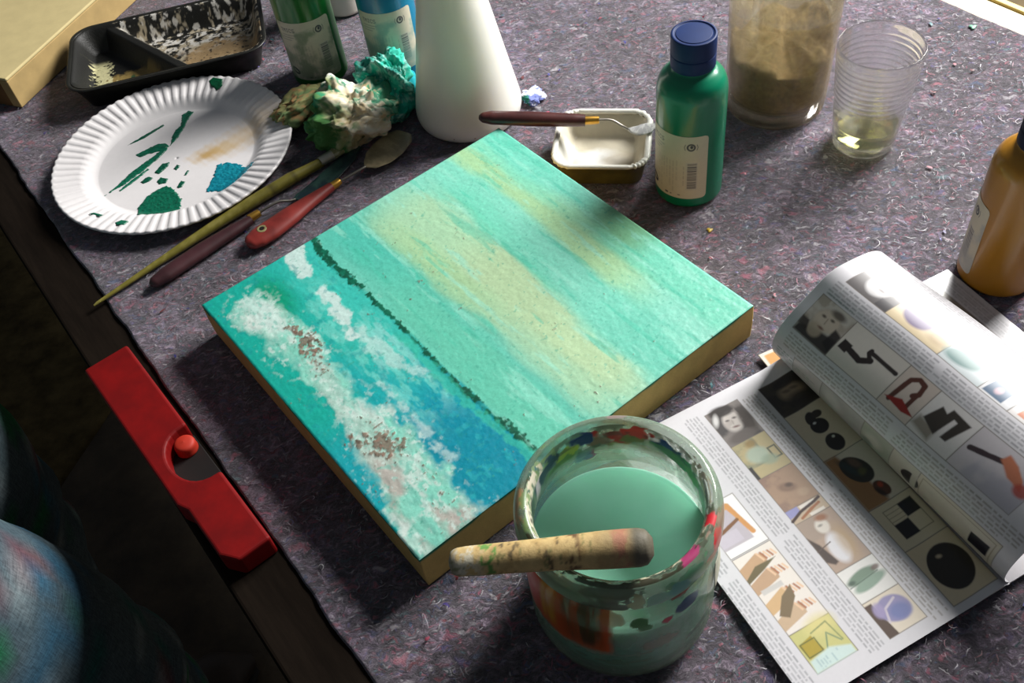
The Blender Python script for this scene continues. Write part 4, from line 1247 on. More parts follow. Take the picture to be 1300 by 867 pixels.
hz_ = .0420
knife('palette_knife', 'palette knife with dark brown handle lying over the white paint tub and the canvas corner',
      [a3(608, 149, hz_), a3(660, 150.5, hz_ - .003), a3(743, 153, .0335)], ([0, .03, .12, .5, .9, 1], [.0020, .0048, .0066, .0072, .0062, .0054], [.0018, .0042, .0058, .0062, .0056, .0050]),
      [a3(742, 153, .0336), a3(752, 152.6, .0328), a3(760, 152.2, .0322)],
      [a3(759, 152.2, .0323), a3(776, 152.6, .0302), a3(790, 160, .0258), a3(799, 165, .0248)],
      ([a3(798, 164.5, .0250), a3(812, 165.0, .0262), a3(824, 162, .0272), a3(833, 159, .0278)], [0, .12, .4, .75, 1], [.0012, .0042, .0075, .0068, .0020], .0016),
      (m_rosewood, m_brass, m_steel, m_blade), 'palette knives', None, ((226, 226, 222), (176, 176, 176), 221))
knife('palette_knife', 'palette knife with plum handle and teal blade, touching the long brush',
      [a3(191, 362, .0062), a3(261, 315, .0062), a3(319, 279, .0062)], ([0, .03, .15, .5, .85, 1], [.0020, .0052, .0078, .0082, .0062, .0044], [.0018, .0044, .0054, .0054, .0048, .0040]),
      [a3(316, 278, .0062), a3(323, 274, .0062), a3(329, 270, .0062)],
      [a3(328, 270.5, .0062), a3(340, 263, .0080), a3(354, 256, .0078), a3(367, 255, .0050), a3(375, 253, .0036)],
      ([a3(373, 253, .0036), a3(398, 241, .0022), a3(428, 214, .0020), a3(456, 186, .0022)], [0, .06, .22, .5, .8, 1], [.0012, .0060, .0094, .0098, .0078, .0030], .0010),
      (m_plum, m_brass, m_steel, m_blade), 'palette knives', None, ((52, 82, 74), (30, 50, 56), 222))
knife('palette_knife', 'palette knife with worn red handle and beige trowel blade lying along the canvas edge',
      [a3(314, 311, .0072), a3(345, 291, .0072), a3(385, 262, .0070), a3(421, 237, .0068)], ([0, .03, .12, .25, .5, .8, 1], [.0040, .0080, .0112, .0118, .0104, .0066, .0044], [.0030, .0048, .0058, .0062, .0060, .0050, .0042]),
      [a3(419, 238, .0068), a3(426, 234, .0068), a3(431, 230, .0068)],
      [a3(430, 231, .0068), a3(446, 222, .0078), a3(458, 215, .0084), a3(465, 211, .0080)],
      ([a3(463, 212, .0081), a3(476, 204, .0070), a3(492, 189, .0064), a3(505, 176, .0062), a3(513, 168, .0060)], [0, .10, .3, .55, .85, 1], [.0012, .0085, .0150, .0172, .0150, .0085], .0010),
      (m_redw, m_brass, m_steel, m_blade), 'palette knives', (.018, .0059), ((168, 152, 118), (140, 128, 98), 223))

# ================================================================== CRUMPLED TISSUE
import bmesh


def crumple(name, rx, ry, rz, seed, mat, parent, loc, rot, pal, amp=.35, sub=6, sharp=1.0, zmin=None):
    bm = bmesh.new(); bmesh.ops.create_icosphere(bm, subdivisions=sub, radius=1)
    V = np.array([v.co[:] for v in bm.verts]); F = [[v.index for v in f.verts] for f in bm.faces]; bm.free()
    r = np.random.default_rng(seed); d = np.zeros(len(V)); fold = np.zeros(len(V)); D = np.zeros((len(V), 3))
    nlev = 25
    for i in range(nlev):
        n = r.normal(size=3); n /= np.linalg.norm(n); f = 0.55 * 1.17 ** i * r.uniform(.85, 1.15); ph = r.uniform(0, 1)
        w_ = r.normal(size=3); warp = .16 * np.sin(V @ w_ * 2.0 + r.uniform(0, 6))
        x = ((V + D * .5) @ n + warp) * f + ph; tri = np.abs(x - np.floor(x) - .5) * 2
        tri = tri - .03 / (.06 + np.minimum(tri, 1 - tri)) * np.sign(tri - .5) * .25
        a = amp * .62 / f ** 1.0
        e_ = r.normal(size=3); e_ /= np.linalg.norm(e_)
        D += (a * (tri - .5))[:, None] * (e_ * .55 + V * .75); d += a * (tri - .5)
        fold = np.maximum(fold, (tri - .84) * 6 * min(1, a * 4))  # ridge mask: the palettes paint pale highlights along the folds with it
    Q = (V + D) * np.array([rx, ry, rz])
    c, s = math.cos(rot), math.sin(rot)
    Q = np.stack([Q[:, 0] * c - Q[:, 1] * s, Q[:, 0] * s + Q[:, 1] * c, Q[:, 2]], 1) + np.array(loc)
    Q[:, 2] = np.where(Q[:, 2] < .0012, .0012 + .0002 * d, Q[:, 2])
    cols = pal(Q, V, d, fold, r)
    return new_obj(name, Q, F, mat, parent, True, cols=cols)


def n3(Q, seed, sc, o=5):
    """cheap fractal value in 0..1 at 3-D points"""
    r = np.random.default_rng(seed); v = np.zeros(len(Q)); a = 1; t = 0
    for i in range(o):
        for k in range(3):
            n = r.normal(size=3) * sc * 1.9 ** i
            v += a * np.sin(Q @ n + r.uniform(0, 6) + .8 * np.sin(Q @ (r.normal(size=3) * sc * 1.9 ** i))); t += a
        a *= .62
    return np.clip(.5 + v / t * 1.4, 0, 1)


rag = thing('crumpled_tissue', 'crumpled paper tissue stained green, beige and turquoise between the plate and the cone bottle', 'tissue', (0, 0, 0))
m_tis = vcol('tissue', .8, .2, .05, 400, bmp=.4, bdist=.0005, bscale=700, sss=.15)
o1 = at(452, 150, .015); o2 = at(500, 108, .02); o3 = at(380, 140, .012)


def mixp(base, layers):
    c = np.empty((len(layers[0][0]), 3)); c[:] = lin(base)
    for m, col, k in layers:
        m = (np.clip(m, 0, 1) * k)[:, None]; c = c * (1 - m) + lin(col) * m
    return c


def px_of(Q):
    D = Q - CAMPOS; z = D @ FW
    return 650 + FPX * (D @ RT) / z, 433.5 - FPX * (D @ UP) / z


L0 = Q0 = None


def pal1(Q, V, d, fold, r):
    a, b_ = Q[:, 0] - o1[0], Q[:, 1] - o1[1]
    n = n3(Q, 5, 90); n2 = n3(Q, 6, 160)
    return mixp((232, 216, 182), [
        (sstep(.5, .75, n), (214, 188, 142), .7),
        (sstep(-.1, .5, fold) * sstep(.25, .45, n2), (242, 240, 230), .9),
        (sstep(.004, .022, b_ + (n2 - .5) * .03) * sstep(-.04, -.01, -a), (238, 238, 228), .8),
        (sstep(.006, .030, -a + (n - .5) * .03), (150, 168, 112), .85),
        (sstep(.014, .034, -a - b_ * .4 + (n2 - .5) * .03), (58, 122, 58), .9),
        (sstep(.026, .038, b_ + a * .35 + (n - .5) * .03) * sstep(.2, .7, n2), (196, 224, 210), .9),
        (sstep(.020, .036, a + b_ * .5 + (n2 - .5) * .04), (46, 150, 116), .9),
        (sstep(.70, .8, n3(Q, 8, 240)) * sstep(-.03, .0, b_), (20, 140, 104), .9)])


def pal2(Q, V, d, fold, r):
    n = n3(Q, 15, 110); n2 = n3(Q, 16, 200)
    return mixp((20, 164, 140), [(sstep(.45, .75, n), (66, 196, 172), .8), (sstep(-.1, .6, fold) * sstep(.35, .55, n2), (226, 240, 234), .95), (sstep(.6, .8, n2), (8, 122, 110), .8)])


def pal3(Q, V, d, fold, r):
    n = n3(Q, 25, 110); n2 = n3(Q, 26, 200)
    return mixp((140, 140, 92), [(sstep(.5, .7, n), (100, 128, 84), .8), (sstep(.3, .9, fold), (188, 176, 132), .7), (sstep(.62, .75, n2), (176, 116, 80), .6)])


def pal4(Q, V, d, fold, r):
    n = n3(Q, 35, 120)
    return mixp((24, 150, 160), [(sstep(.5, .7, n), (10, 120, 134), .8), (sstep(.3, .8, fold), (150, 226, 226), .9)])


crumple('tissue_wad', .0430, .0400, .0270, 3, m_tis, rag, (o1[0], o1[1], .019), .2, pal1, .46)
crumple('tissue_fold', .0300, .0230, .0270, 14, m_tis, rag, (o2[0] - .005, o2[1] + .002, .022), -.6, pal2, .50)
crumple('tissue_flap', .0330, .0180, .0140, 23, m_tis, rag, (o3[0] + .005, o3[1], .0165), .5, pal3, .45, 5)
o4 = at(523, 118, .01)
crumple('tissue_scrap', .0170, .0150, .0110, 31, m_tis, rag, (o4[0] - .004, o4[1] + .006, .010), .3, pal4, .5, 5)
o5 = at(497, 150, .006)
crumple('tissue_scrap', .0200, .0110, .0070, 34, m_tis, rag, (o5[0] + .006, o5[1] + .006, .007), .8, pal2, .5, 5)
o6 = at(671, 124, .003)


def pal6(Q, V, d, fold, r):
    n = n3(Q, 45, 200)
    return mixp((120, 130, 190), [(sstep(.5, .6, n), (226, 230, 238), .9), (sstep(.6, .7, n3(Q, 46, 220)) * (Q[:, 0] < o6[0]), (10, 110, 80), .9)])


sc_ = crumple('tissue_shred', .0120, .0105, .0036, 41, m_tis, None, (o6[0] + .005, o6[1], .0035), .4, pal6, .6, 5)
tag(sc_, 'small white and blue paper shred on the felt right of the cone bottle', 'tissue')

# ================================================================== SAND JAR
sjc = (.2760, .7235)
sj = thing('storage_jar', 'large glass jar half full of brown sand behind the emerald green bottle', 'jar', (sjc[0], sjc[1], .0004))
op_ = np.vstack([smooth_prof([(.0001, .003), (.030, .0028), (.039, .0002), (.0430, .002), (.0442, .008), (.0452, .030), (.0462, .070), (.0470, .110), (.0470, .128), (.0452, .138), (.0420, .146)], 7),
                 smooth_prof([(.0418, .150), (.0445, .152), (.0448, .160), (.0430, .164), (.0405, .162), (.0400, .152)], 5),
                 smooth_prof([(.0405, .145), (.0435, .137), (.0449, .127), (.0449, .110), (.0441, .070), (.0431, .030), (.0418, .019), (.036, .0145), (.0001, .014)], 7)])
lathe('glass_body', op_, glass_mat('dusty_glass', (.97, .98, .96), .02, film=.22, clear=.45, filmcol=(176, 158, 122), filmscale=45, filmvar=.8), sj, 128)
sand_prof = smooth_prof([(.0001, .0146), (.0350, .0150), (.0410, .0190), (.0427, .030), (.0432, .045), (.0434, .056)], 6)
NS = 128
P, an = lathe_pts(sand_prof, NS)
azc = math.atan2(-sjc[1], -sjc[0]); phs = (an - azc + PI) % (2 * PI) - PI
toph = .066 + .008 * np.sin(an * 2 + 1) + .006 * np.sin(an * 5) - .010 * np.cos(phs) + .003 * (vnoise(1, NS, 1, 40, 301)[0] - .5)
toph[-6:] = np.linspace(toph[-7], toph[0], 6)
rings = [P]
for k, f in enumerate((1, .96, .9, .8, .68, .54, .4, .26, .12, .004)):
    r0 = .0434 * f; q = np.zeros((1, NS, 3)); q[0, :, 0] = r0 * np.cos(an); q[0, :, 1] = r0 * np.sin(an)
    q[0, :, 2] = (toph * f + .072 * (1 - f)) + (.002 * np.sin(an * 7 + k * 2) + .0015 * np.sin(an * 11 + k * 5)) * min(1, f * 1.5) * (f < 1)
    rings.append(q)
m_sand = plain('sand', (176, 150, 106), .95, .35, 260, spec=.1, bmp=.8, bdist=.002, bscale=160)
fast_grid('sand_fill', np.concatenate(rings), m_sand, sj, wrap=True)

# ================================================================== DRINKING GLASS
gc = (.3318, .6500)
gl = thing('drinking_glass', 'ribbed drinking glass with a little yellowish liquid standing alone on the felt', 'glass', (gc[0], gc[1], .0004))
zr = np.linspace(.012, .094, 160); ro = np.interp(zr, [.012, .094], [.0272, .0346])
ribs = .00026 * np.cos(zr / .0052 * 2 * PI) * sstep(.044, .054, zr) * (1 - sstep(.086, .092, zr))
oo = np.stack([ro + ribs, zr], 1); inn = np.stack([ro - .0017 - ribs * .5, zr], 1)[::-1]
gp_ = np.vstack([[(.0001, .0012), (.018, .0010), (.0225, .0002)], smooth_prof([(.0245, .0006), (.0263, .0030), (.0268, .0080)], 5), oo, smooth_prof([(.0347, .0960), (.0343, .0976), (.0334, .0976), (.0330, .0960)], 4), inn, smooth_prof([(.0250, .0110), (.0225, .0094), (.016, .0090), (.0001, .0090)], 5)])
lathe('glass_body', gp_, glass_mat('clear_glass', (.985, .99, .985), .0, film=.03, clear=.35, filmcol=(220, 220, 228)), gl, 128)
m_liq, nt, b = mk('yellow_liquid')
b.inputs['Base Color'].default_value = (.93, .90, .42, 1); b.inputs['Transmission Weight'].default_value = 1; b.inputs['IOR'].default_value = 1.34; b.inputs['Roughness'].default_value = .02
n = noise_node(nt, 20, 2, .5); r = ramp(nt, n.outputs['Fac'], [(.3, (.93, .90, .34)), (.7, (.96, .93, .44))]); nt.links.new(r.outputs[0], b.inputs['Base Color'])
LZ = .0235; lr = .0272 + (.0346 - .0272) * (LZ - .012) / .082 - .0018
lathe('yellow_liquid', [(.0001, .0092), (.0158, .0093), (.0222, .0097), (.0247, .0112), (lr - .0003, LZ - .0008), (lr, LZ + .0004), (lr - .0010, LZ), (.0001, LZ)], m_liq, gl, 96)

# ================================================================== MAGAZINE
ev = np.array([.345, -.939]); ev /= np.linalg.norm(ev); eu = np.array([-ev[1], ev[0]])
S0 = np.array([.27, .234]) - .2125 * ev
PHT = .2125
mag = thing('magazine', 'open magazine of small pictures and print, its right page curling up', 'magazine', (S0[0], S0[1], .0006), math.atan2(eu[1], eu[0]))
# local axes: x = to the right of the spine, y = up the page (so v mm down the page -> y = -v/1000)
PAPER = (212, 210, 214)
INK = (118, 116, 120)
RLp = Raster(-147.5, 0, 0, 212.5, .5, PAPER)
# left page -------------------------------------------------
L = RLp
def pic(R_, u0, v0, u1, v1, col, rule=True):
    R_.rect(u0, v0, u1, v1, col)
    if rule: R_.frame(u0, v0, u1, v1, (120, 112, 104), .45)
def mott(R_, u0, v0, u1, v1, col, seed, lo=.45, hi=.6, k=.8, f=14):
    m = R_.soft(np.maximum(np.maximum(u0 - R_.U, R_.U - u1), np.maximum(v0 - R_.V, R_.V - v1)))
    R_.put(m * sstep(lo, hi, fbm(R_.h, R_.w, f * 1.6, f, seed, 4)), col, k)
# column nearest the spine
pic(L, -38, 13, -5, 43, (56, 50, 42)); mott(L, -38, 13, -5, 43, (34, 30, 28), 1)
L.ell(-20, 27, 9, 7, (146, 126, 104), .2, 1, 2.0); L.ell(-16, 36, 11, 6, (44, 40, 36), .3, .9, 2); L.ell(-23, 25, 3, 1.3, (92, 76, 62), .3, .8, .6); L.ell(-17, 25, 3, 1.3, (92, 76, 62), .3, .8, .6); L.ell(-20, 18, 10, 3.5, (30, 26, 22), 0, .9, 1)
pic(L, -38, 43, -5, 86, (216, 202, 178))
L.ell(-23.5, 53, 3.5, 5.5, (42, 38, 34), .4, jag=.3); L.ell(-18, 52, 4, 3, (48, 42, 38), 0, jag=.3); L.ell(-22, 61, 6.2, 6.2, (34, 30, 30)); L.ell(-23.5, 57.5, 1.2, .9, (220, 220, 220)); L.ell(-21.5, 77, 6.0, 7.2, (36, 34, 32)); L.ell(-20, 73, 1.0, 1.0, (210, 210, 200))
pic(L, -38, 86, -5, 131, (214, 204, 188)); L.poly([(-38, 86), (-29, 86), (-23, 110), (-21, 131), (-38, 131)], (156, 110, 62), .95, 1.2)
L.ell(-24, 102, 8.2, 12, (44, 44, 36), -.35); L.ell(-22, 97, 2.6, 5, (104, 80, 62), -.3, .7, 1); L.ell(-22, 105, 3, 2.6, (90, 92, 44), -.3, .7, 1); L.ell(-28, 98, 2.4, 8, (38, 56, 58), -.35, .8, 1)
L.ell(-19.5, 121.5, 4.2, 6.4, (84, 48, 26), -.25); L.ell(-19, 119, 1.6, 2, (178, 66, 30), 0, .9, .6); L.ell(-22, 124, 1.6, 4.6, (46, 30, 20), -.3, .9, .6)
pic(L, -38, 131, -5, 165, (220, 208, 182)); L.frame(-31, 136, -10, 158, (140, 128, 104), .5); L.rect(-20, 136, -10, 146.5, (24, 24, 30)); L.rect(-31, 147, -20.4, 158.5, (24, 24, 30))
for k in range(3): L.line([(-31, 139 + k * 3), (-20.5, 139 + k * 3)], (160, 148, 122), .4)
pic(L, -38, 165, -5, 207, (222, 206, 176)); L.ell(-21.5, 186, 13.2, 15.5, (38, 34, 30), .2); L.ell(-21.5, 186, 10, 12, (44, 38, 30), .2, .7, 4); L.ell(-23, 177.5, 1.8, 1.2, (206, 190, 160), .3, .9, .6)
L.text(-53.5, 14, -40, 208, 2.4, (120, 110, 96), 1, .7, (100, 106))
# middle column
pic(L, -83, 12, -55.5, 44, (78, 74, 74)); mott(L, -83, 12, -55.5, 44, (140, 132, 128), 5, .42, .6, .8, 10)
L.ell(-69, 26, 7.0, 9.0, (206, 198, 192), .25, 1, 1.2); L.ell(-71, 15, 9, 4.5, (52, 46, 44), .2, .95, 1); L.ell(-60, 30, 4.5, 12, (66, 56, 50), .1, .95, 1.4); L.ell(-70, 40, 11, 4.5, (104, 96, 92), 0, .95, 1); L.ell(-79, 20, 2, 5, (224, 222, 220), .5, .9, 1)
for u_ in (-72, -66.5): L.ell(u_, 24, 1.5, .8, (70, 60, 58), .2, .95, .5)
L.ell(-69.5, 31, 2.4, .8, (120, 88, 84), .2, .95, .5); L.line([(-69.3, 25), (-69.8, 28.5)], (160, 148, 142), .8, .8); mott(L, -76, 17, -62, 35, (170, 160, 154), 6, .5, .65, .5, 20)
pic(L, -83, 44, -55.5, 75, (186, 172, 132)); mott(L, -83, 44, -66, 66, (128, 134, 116), 7, .35, .6, .8); L.ell(-71, 58, 8, 6.5, (176, 190, 172), .1, .95, 1.4); L.frame(-62.5, 57, -57, 66, (86, 92, 78), 1.2); L.ell(-66, 65, 6, 4, (152, 168, 146), .2, .8, 1.2); L.rect(-83, 64, -80.5, 78, (60, 58, 58)); L.ell(-70, 48, 4, 3, (150, 124, 76), 0, .8, 1.2)
pic(L, -83, 75, -55.5, 104, (168, 140, 118)); mott(L, -83, 75, -55.5, 104, (142, 116, 104), 9, .4, .6, .8, 10); L.ell(-70, 89, 6, 3.4, (134, 108, 92), .4, .9, 1); L.ell(-68, 88, 2.5, 1.6, (92, 74, 66), .3, .9, .7); L.ell(-63, 97, 4, 3, (182, 156, 132), 0, .7, 1)
pic(L, -83, 104, -55.5, 115, (196, 176, 152)); L.poly([(-83, 104), (-74, 104), (-74, 109), (-83, 110)], (150, 150, 196)); L.poly([(-73, 104.6), (-61, 104.6), (-61, 107), (-73, 107)], (232, 224, 216)); L.line([(-83, 112), (-74, 108.5), (-62, 106.5), (-57.5, 105.2)], (64, 46, 44), 2.0); L.line([(-76, 113), (-68, 110.5), (-60, 108.5)], (158, 96, 56), 2.0, .9, .4); L.poly([(-70, 112.4), (-59, 112.4), (-59, 114.6), (-70, 114.6)], (232, 224, 214))
pic(L, -83, 115, -55.5, 155, (176, 154, 138)); L.poly([(-83, 115), (-70, 115), (-70, 130), (-83, 131)], (160, 144, 132), .7, 1); L.ell(-69, 124, 4.6, 5.2, (220, 212, 202), .1, 1, .9); L.ell(-69.5, 141, 6.6, 11, (222, 220, 224), .15, 1, 1.2); L.ell(-63, 140, 5, 12, (186, 158, 120), .1, .7, 2.5); L.ell(-66, 118.5, 4, 2.4, (150, 98, 66), .2, .9, 1); L.poly([(-83, 126), (-79, 134), (-76, 149), (-79, 150), (-83, 146)], (66, 54, 50), .95, .6); L.line([(-83, 137.5), (-72, 135.5)], (90, 76, 70), .8)
L.ell(-70, 123, 1.6, .8, (120, 116, 110), 0, .8, .5)
pic(L, -83, 155, -55.5, 179, (228, 226, 222)); L.ell(-70.5, 164, 11.5, 4.0, (118, 140, 122), -.10, 1, .7, .2); L.ell(-69, 169.5, 12, 3.6, (140, 162, 146), -.12, 1, .7, .2); L.line([(-82, 167.5), (-60, 165.5)], (70, 90, 78), .5); L.ell(-60, 163, 3.0, 1.6, (110, 84, 80), -.1, .8, .6); L.ell(-79, 165, 2.5, 1.4, (66, 84, 74), 0, .8, .6)
pic(L, -83, 179, -55.5, 204, (222, 210, 192)); L.poly([(-83, 181), (-78, 181), (-76, 204), (-83, 204)], (84, 66, 56)); L.ell(-68, 190, 10.5, 8.6, (146, 140, 178), .15, 1, .7, .12); L.ell(-66, 193, 7, 5.2, (112, 122, 172), .1, .9, 1.6); L.line([(-76, 196), (-73, 188), (-64, 184.5)], (206, 196, 206), 1.5, .9); L.ell(-77, 187, 3.5, 5, (160, 148, 186), .3, .9, .9)
L.text(-99, 8, -85.5, 206, 2.4, (128, 128, 132), 2, .72, (113, 119))
# outer column
pic(L, -132, 74, -103, 114, (236, 234, 234)); L.poly([(-132, 79), (-110, 79), (-110, 108), (-132, 108)], (186, 178, 186)); L.line([(-131, 82), (-112, 80), (-108, 104)], (204, 148, 92), 3.6, 1, .4); L.line([(-131, 97), (-112, 92)], (122, 82, 48), 2.4, .95, .3); L.rect(-132, 97, -116, 106, (200, 192, 204), .7)
pic(L, -132, 115, -103, 173, (228, 220, 212))
for k, (v0, dn, tone) in enumerate(((118, 3.5, (192, 158, 126)), (130, 5, (188, 156, 128)), (145, 3.0, (206, 172, 130)), (157, 7, (196, 170, 142)))):
    L.poly([(-132, v0 + 5), (-117, v0), (-112, v0 + 2.5), (-113, v0 + 9), (-132, v0 + 13)], tone)
    for j in range(5): L.poly([(-117 + j * 2.4, v0 + .5 * j), (-115.6 + j * 2.4, v0 + .5 * j), (-113.6 + j * 2.3, v0 + 6.5), (-115 + j * 2.3, v0 + 7)], (168, 112, 82) if j % 2 else (226, 190, 158), .95, .3)
L.poly([(-132, 131), (-122, 125.5), (-107, 126), (-118, 130), (-132, 134)], (110, 100, 74)); L.poly([(-129, 160), (-120, 150), (-111, 146), (-113, 154), (-124, 164)], (124, 108, 84)); L.rect(-129, 141, -114, 144.5, (200, 196, 192))
pic(L, -132, 173, -103, 200, (196, 192, 128)); L.ell(-112, 176, 9, 6, (216, 204, 140), 0, .8, 3); L.poly([(-131, 181), (-121, 179), (-119, 190), (-130, 191)], (172, 152, 62)); L.frame(-130, 181, -120, 190, (104, 108, 60), .7); L.line([(-120, 178), (-108, 176), (-106, 190)], (130, 140, 96), .8); L.line([(-117, 190), (-112, 182), (-107, 190)], (122, 142, 110), .9); L.poly([(-131, 192), (-116, 190), (-104, 195), (-104, 200), (-132, 200)], (200, 220, 220), .9, .8); L.text(-128, 192, -112, 199, 2, (130, 160, 170), 4, .6)
L.text(-148, 70, -134.5, 212, 2.4, (128, 130, 134), 3, .7, (118, 124))
# right page, s mm from the spine ----------------------------
Rp = Raster(0, 0, 148, 212.5, .5, PAPER)
for (v0, v1, c, sd_) in ((22, 50, (198, 190, 188), 1), (50, 90, (176, 172, 170), 2), (90, 116, (168, 172, 156), 3), (116, 139, (196, 190, 176), 4), (139, 202, (206, 198, 180), 5)):
    pic(Rp, 6, v0, 38, v1, c)
Rp.text(31, 4, 36, 22, 2.5, (70, 104, 92), 7, .9); Rp.text(27, 4, 31, 44, 2.2, (90, 100, 96), 8, .6)
Rp.ell(30, 62, 5, 9, (206, 200, 198), .3, .9, 2); Rp.ell(28, 100, 5, 8, (204, 200, 190), 0, .9, 2); Rp.ell(22, 96, 4, 5, (112, 122, 112), 0, .9, 1.5)
Rp.ell(26, 134, 6, 7.5, (44, 44, 46)); Rp.rect(12, 134.5, 33, 139, (196, 190, 176))
Rp.poly([(19, 183), (30, 183), (31, 197), (20, 197)], (30, 28, 36)); Rp.frame(8, 142, 35.5, 199, (150, 136, 110), .5)
Rp.text(39.5, 8, 53.5, 208, 2.5, (120, 112, 100), 11, .7, (103, 110))
pic(Rp, 54.5, 8, 85, 40, (176, 164, 152)); mott(Rp, 54.5, 8, 85, 40, (206, 200, 192), 15, .45, .6, .8, 10)
Rp.ell(72, 24, 8.2, 9.6, (200, 186, 170), -.2, 1, 1.0); Rp.poly([(54.5, 8), (60, 9), (64, 22), (66, 40), (54.5, 40)], (50, 42, 40), .95, 1.0); Rp.poly([(60, 32), (72, 33), (70, 40), (56, 40)], (44, 38, 38), .95, .8); Rp.ell(63, 21, 5, 6, (190, 172, 152), .2, .9, 1); Rp.poly([(60, 8), (66, 8), (66, 14), (59, 17)], (60, 48, 44), .9, .8); Rp.ell(80, 28, 2.6, 6, (86, 76, 70), 0, .85, 1)
for (u_, v_) in ((74, 20), (75, 27)): Rp.ell(u_, v_, .9, 1.7, (80, 66, 60), 0, .95, .5)
Rp.ell(66.5, 24, .8, 2.4, (120, 82, 74), 0, .95, .5); Rp.line([(74, 23.6), (70, 24)], (150, 132, 118), .9, .8)
pic(Rp, 54.5, 40, 85, 87, (224, 216, 208)); Rp.poly([(64.5, 42), (71.5, 42.5), (71, 50), (64, 49)], (52, 44, 42)); Rp.line([(68, 48), (66, 60), (70.5, 66)], (52, 44, 42), 4.2, 1, .4); Rp.line([(70, 66), (74, 61.5), (76, 62)], (52, 44, 42), 3.0, 1, .3); Rp.line([(75, 62), (74.6, 84)], (56, 48, 46), 3.0, 1, .3)
pic(Rp, 54.5, 87, 85, 112, (214, 200, 190)); Rp.line([(60.5, 92), (78, 94), (81.5, 98), (80.5, 103), (74, 104.5), (71, 102)], (92, 54, 44), 3.2, 1, .4); Rp.line([(62, 104), (72, 104)], (92, 54, 44), 3.0, 1, .3); Rp.poly([(60.5, 88.5), (65.5, 99), (61, 112), (59, 104)], (150, 42, 34))
pic(Rp, 54.5, 112, 85, 145, (224, 220, 218)); Rp.poly([(59, 112.5), (66, 114), (64, 128), (56, 128)], (122, 112, 92), .8, 1.5); Rp.poly([(66, 116), (78.5, 120), (76.5, 125), (81, 126), (79.5, 141), (63, 136.5), (63, 132), (76, 133.5), (76.5, 130.5), (61.5, 128)], (62, 56, 50), 1, .5)
pic(Rp, 54.5, 145, 85, 192, (206, 200, 204)); mott(Rp, 54.5, 145, 85, 192, (176, 174, 186), 21, .45, .65, .8, 5); Rp.line([(70, 149), (76, 169)], (64, 52, 56), 3.4, 1, .4); Rp.poly([(76, 166), (81, 168), (79, 176), (74, 184), (68, 187), (70, 176)], (196, 122, 92), 1, .7, .6); Rp.ell(69, 187, 4, 5, (176, 76, 64), 0, .9, 1)
Rp.text(86, 8, 99.5, 206, 2.5, (126, 126, 130), 12, .72, (94, 100)); Rp.text(86.4, 10, 89, 46, 2.4, (84, 110, 104), 14, .8)
pic(Rp, 100.5, 13, 131, 48, (112, 108, 108)); Rp.ell(113, 30, 8.5, 9, (206, 204, 204), 0, 1, 1.2); Rp.ell(112, 33, 1, 3, (120, 110, 108), 0, .9, .6); Rp.ell(117, 27, 1, 1.8, (80, 76, 76), 0, .9, .5); Rp.ell(117, 34, 1, 1.8, (80, 76, 76), 0, .9, .5); Rp.rect(101, 38, 108, 48, (84, 82, 84), .8)
pic(Rp, 100.5, 48, 131, 92, (222, 204, 170)); Rp.ell(114, 64, 9, 12, (120, 106, 136), .2, 1, 1); Rp.ell(109, 84, 4, 8, (186, 164, 128), 0, .9, 1.5)
pic(Rp, 100.5, 92, 131, 124, (206, 214, 216)); Rp.ell(110, 104, 6, 13, (110, 140, 138), -.2, 1, 1.2)
pic(Rp, 100.5, 124, 131, 146, (226, 226, 228)); Rp.rect(102, 126, 120, 140, (90, 110, 134)); Rp.ell(108, 133, 3, 2.4, (200, 170, 180), 0, .9, .8)
pic(Rp, 100.5, 146, 131, 190, (226, 222, 220)); Rp.rect(103, 151, 128, 186, (208, 138, 110)); Rp.ell(114, 168, 7, 10, (186, 84, 74), 0, .9, 2)
Rp.text(133, 8, 146, 206, 2.5, (140, 140, 142), 13, .7)

m_page = vcol('glossy_page', .32, .5, .02, 300, coat=.35)
# left page block: a few sheets, gently rounded towards the spine
def sheetgrid(name, Ras, f, mat, flip, thick=.00025, lab=None):
    P = f(Ras.U / 1000, Ras.V / 1000)
    o = fast_grid(name, P, mat, mag, cols=Ras.c, flip=flip)
    if lab: o['label'] = lab
    return o
def left_surf(u, v):
    z = .0034 + .0030 * sstep(-.030, -.006, u) * (1 - sstep(-.007, 0, u))
    return np.stack([u * 1.0, -(.0046 + v * .9785) - (.006 * np.clip(-u / .15, 0, 1) ** 2) * 0, z], -1)
sheetgrid('left_page', RLp, left_surf, m_page, True, lab='flat left page printed with three columns of pictures')
# page stacks under the two halves
m_edge = plain('page_edges', (214, 208, 200), .6, .08, 30, stretch=(1, 1, 40))
def block(name, u0, u1, v0, v1, z0, z1, mat, tilt=0.0):
    o = bbox_mesh(name, u1 - u0, v1 - v0, z1 - z0, mat, mag, ((u0 + u1) / 2, -(v0 + v1) / 2, z0), tilt, bevel=.0003, segs=1)
    return o
block('left_sheets', -.1470, -.002, .0056, .2118, 0, .0022, m_edge)
m_under = vcol('under_page', .35, .5, .03, 200, coat=.3)
Rb = Raster(0, 0, 150, 212, 1.0, PAPER)
Rb.text(134, 6, 147, 206, 2.5, (140, 140, 142), 31, .8); pic(Rb, 100, 8, 132, 60, (150, 140, 128)); pic(Rb, 100, 62, 132, 130, (196, 190, 170)); Rb.text(86, 8, 98, 200, 2.5, INK, 32, .7)
P = np.stack([Rb.U / 1000, -Rb.V / 1000, .0032 + 0 * Rb.U + .0008 * np.sin(Rb.U / 60)], -1)
ub = fast_grid('lower_right_page', P, m_under, mag, cols=Rb.c, flip=True); ub['label'] = 'next right page lying flat under the curling one'
block('right_sheets', .001, .1495, .0008, .2118, 0, .0028, m_edge)
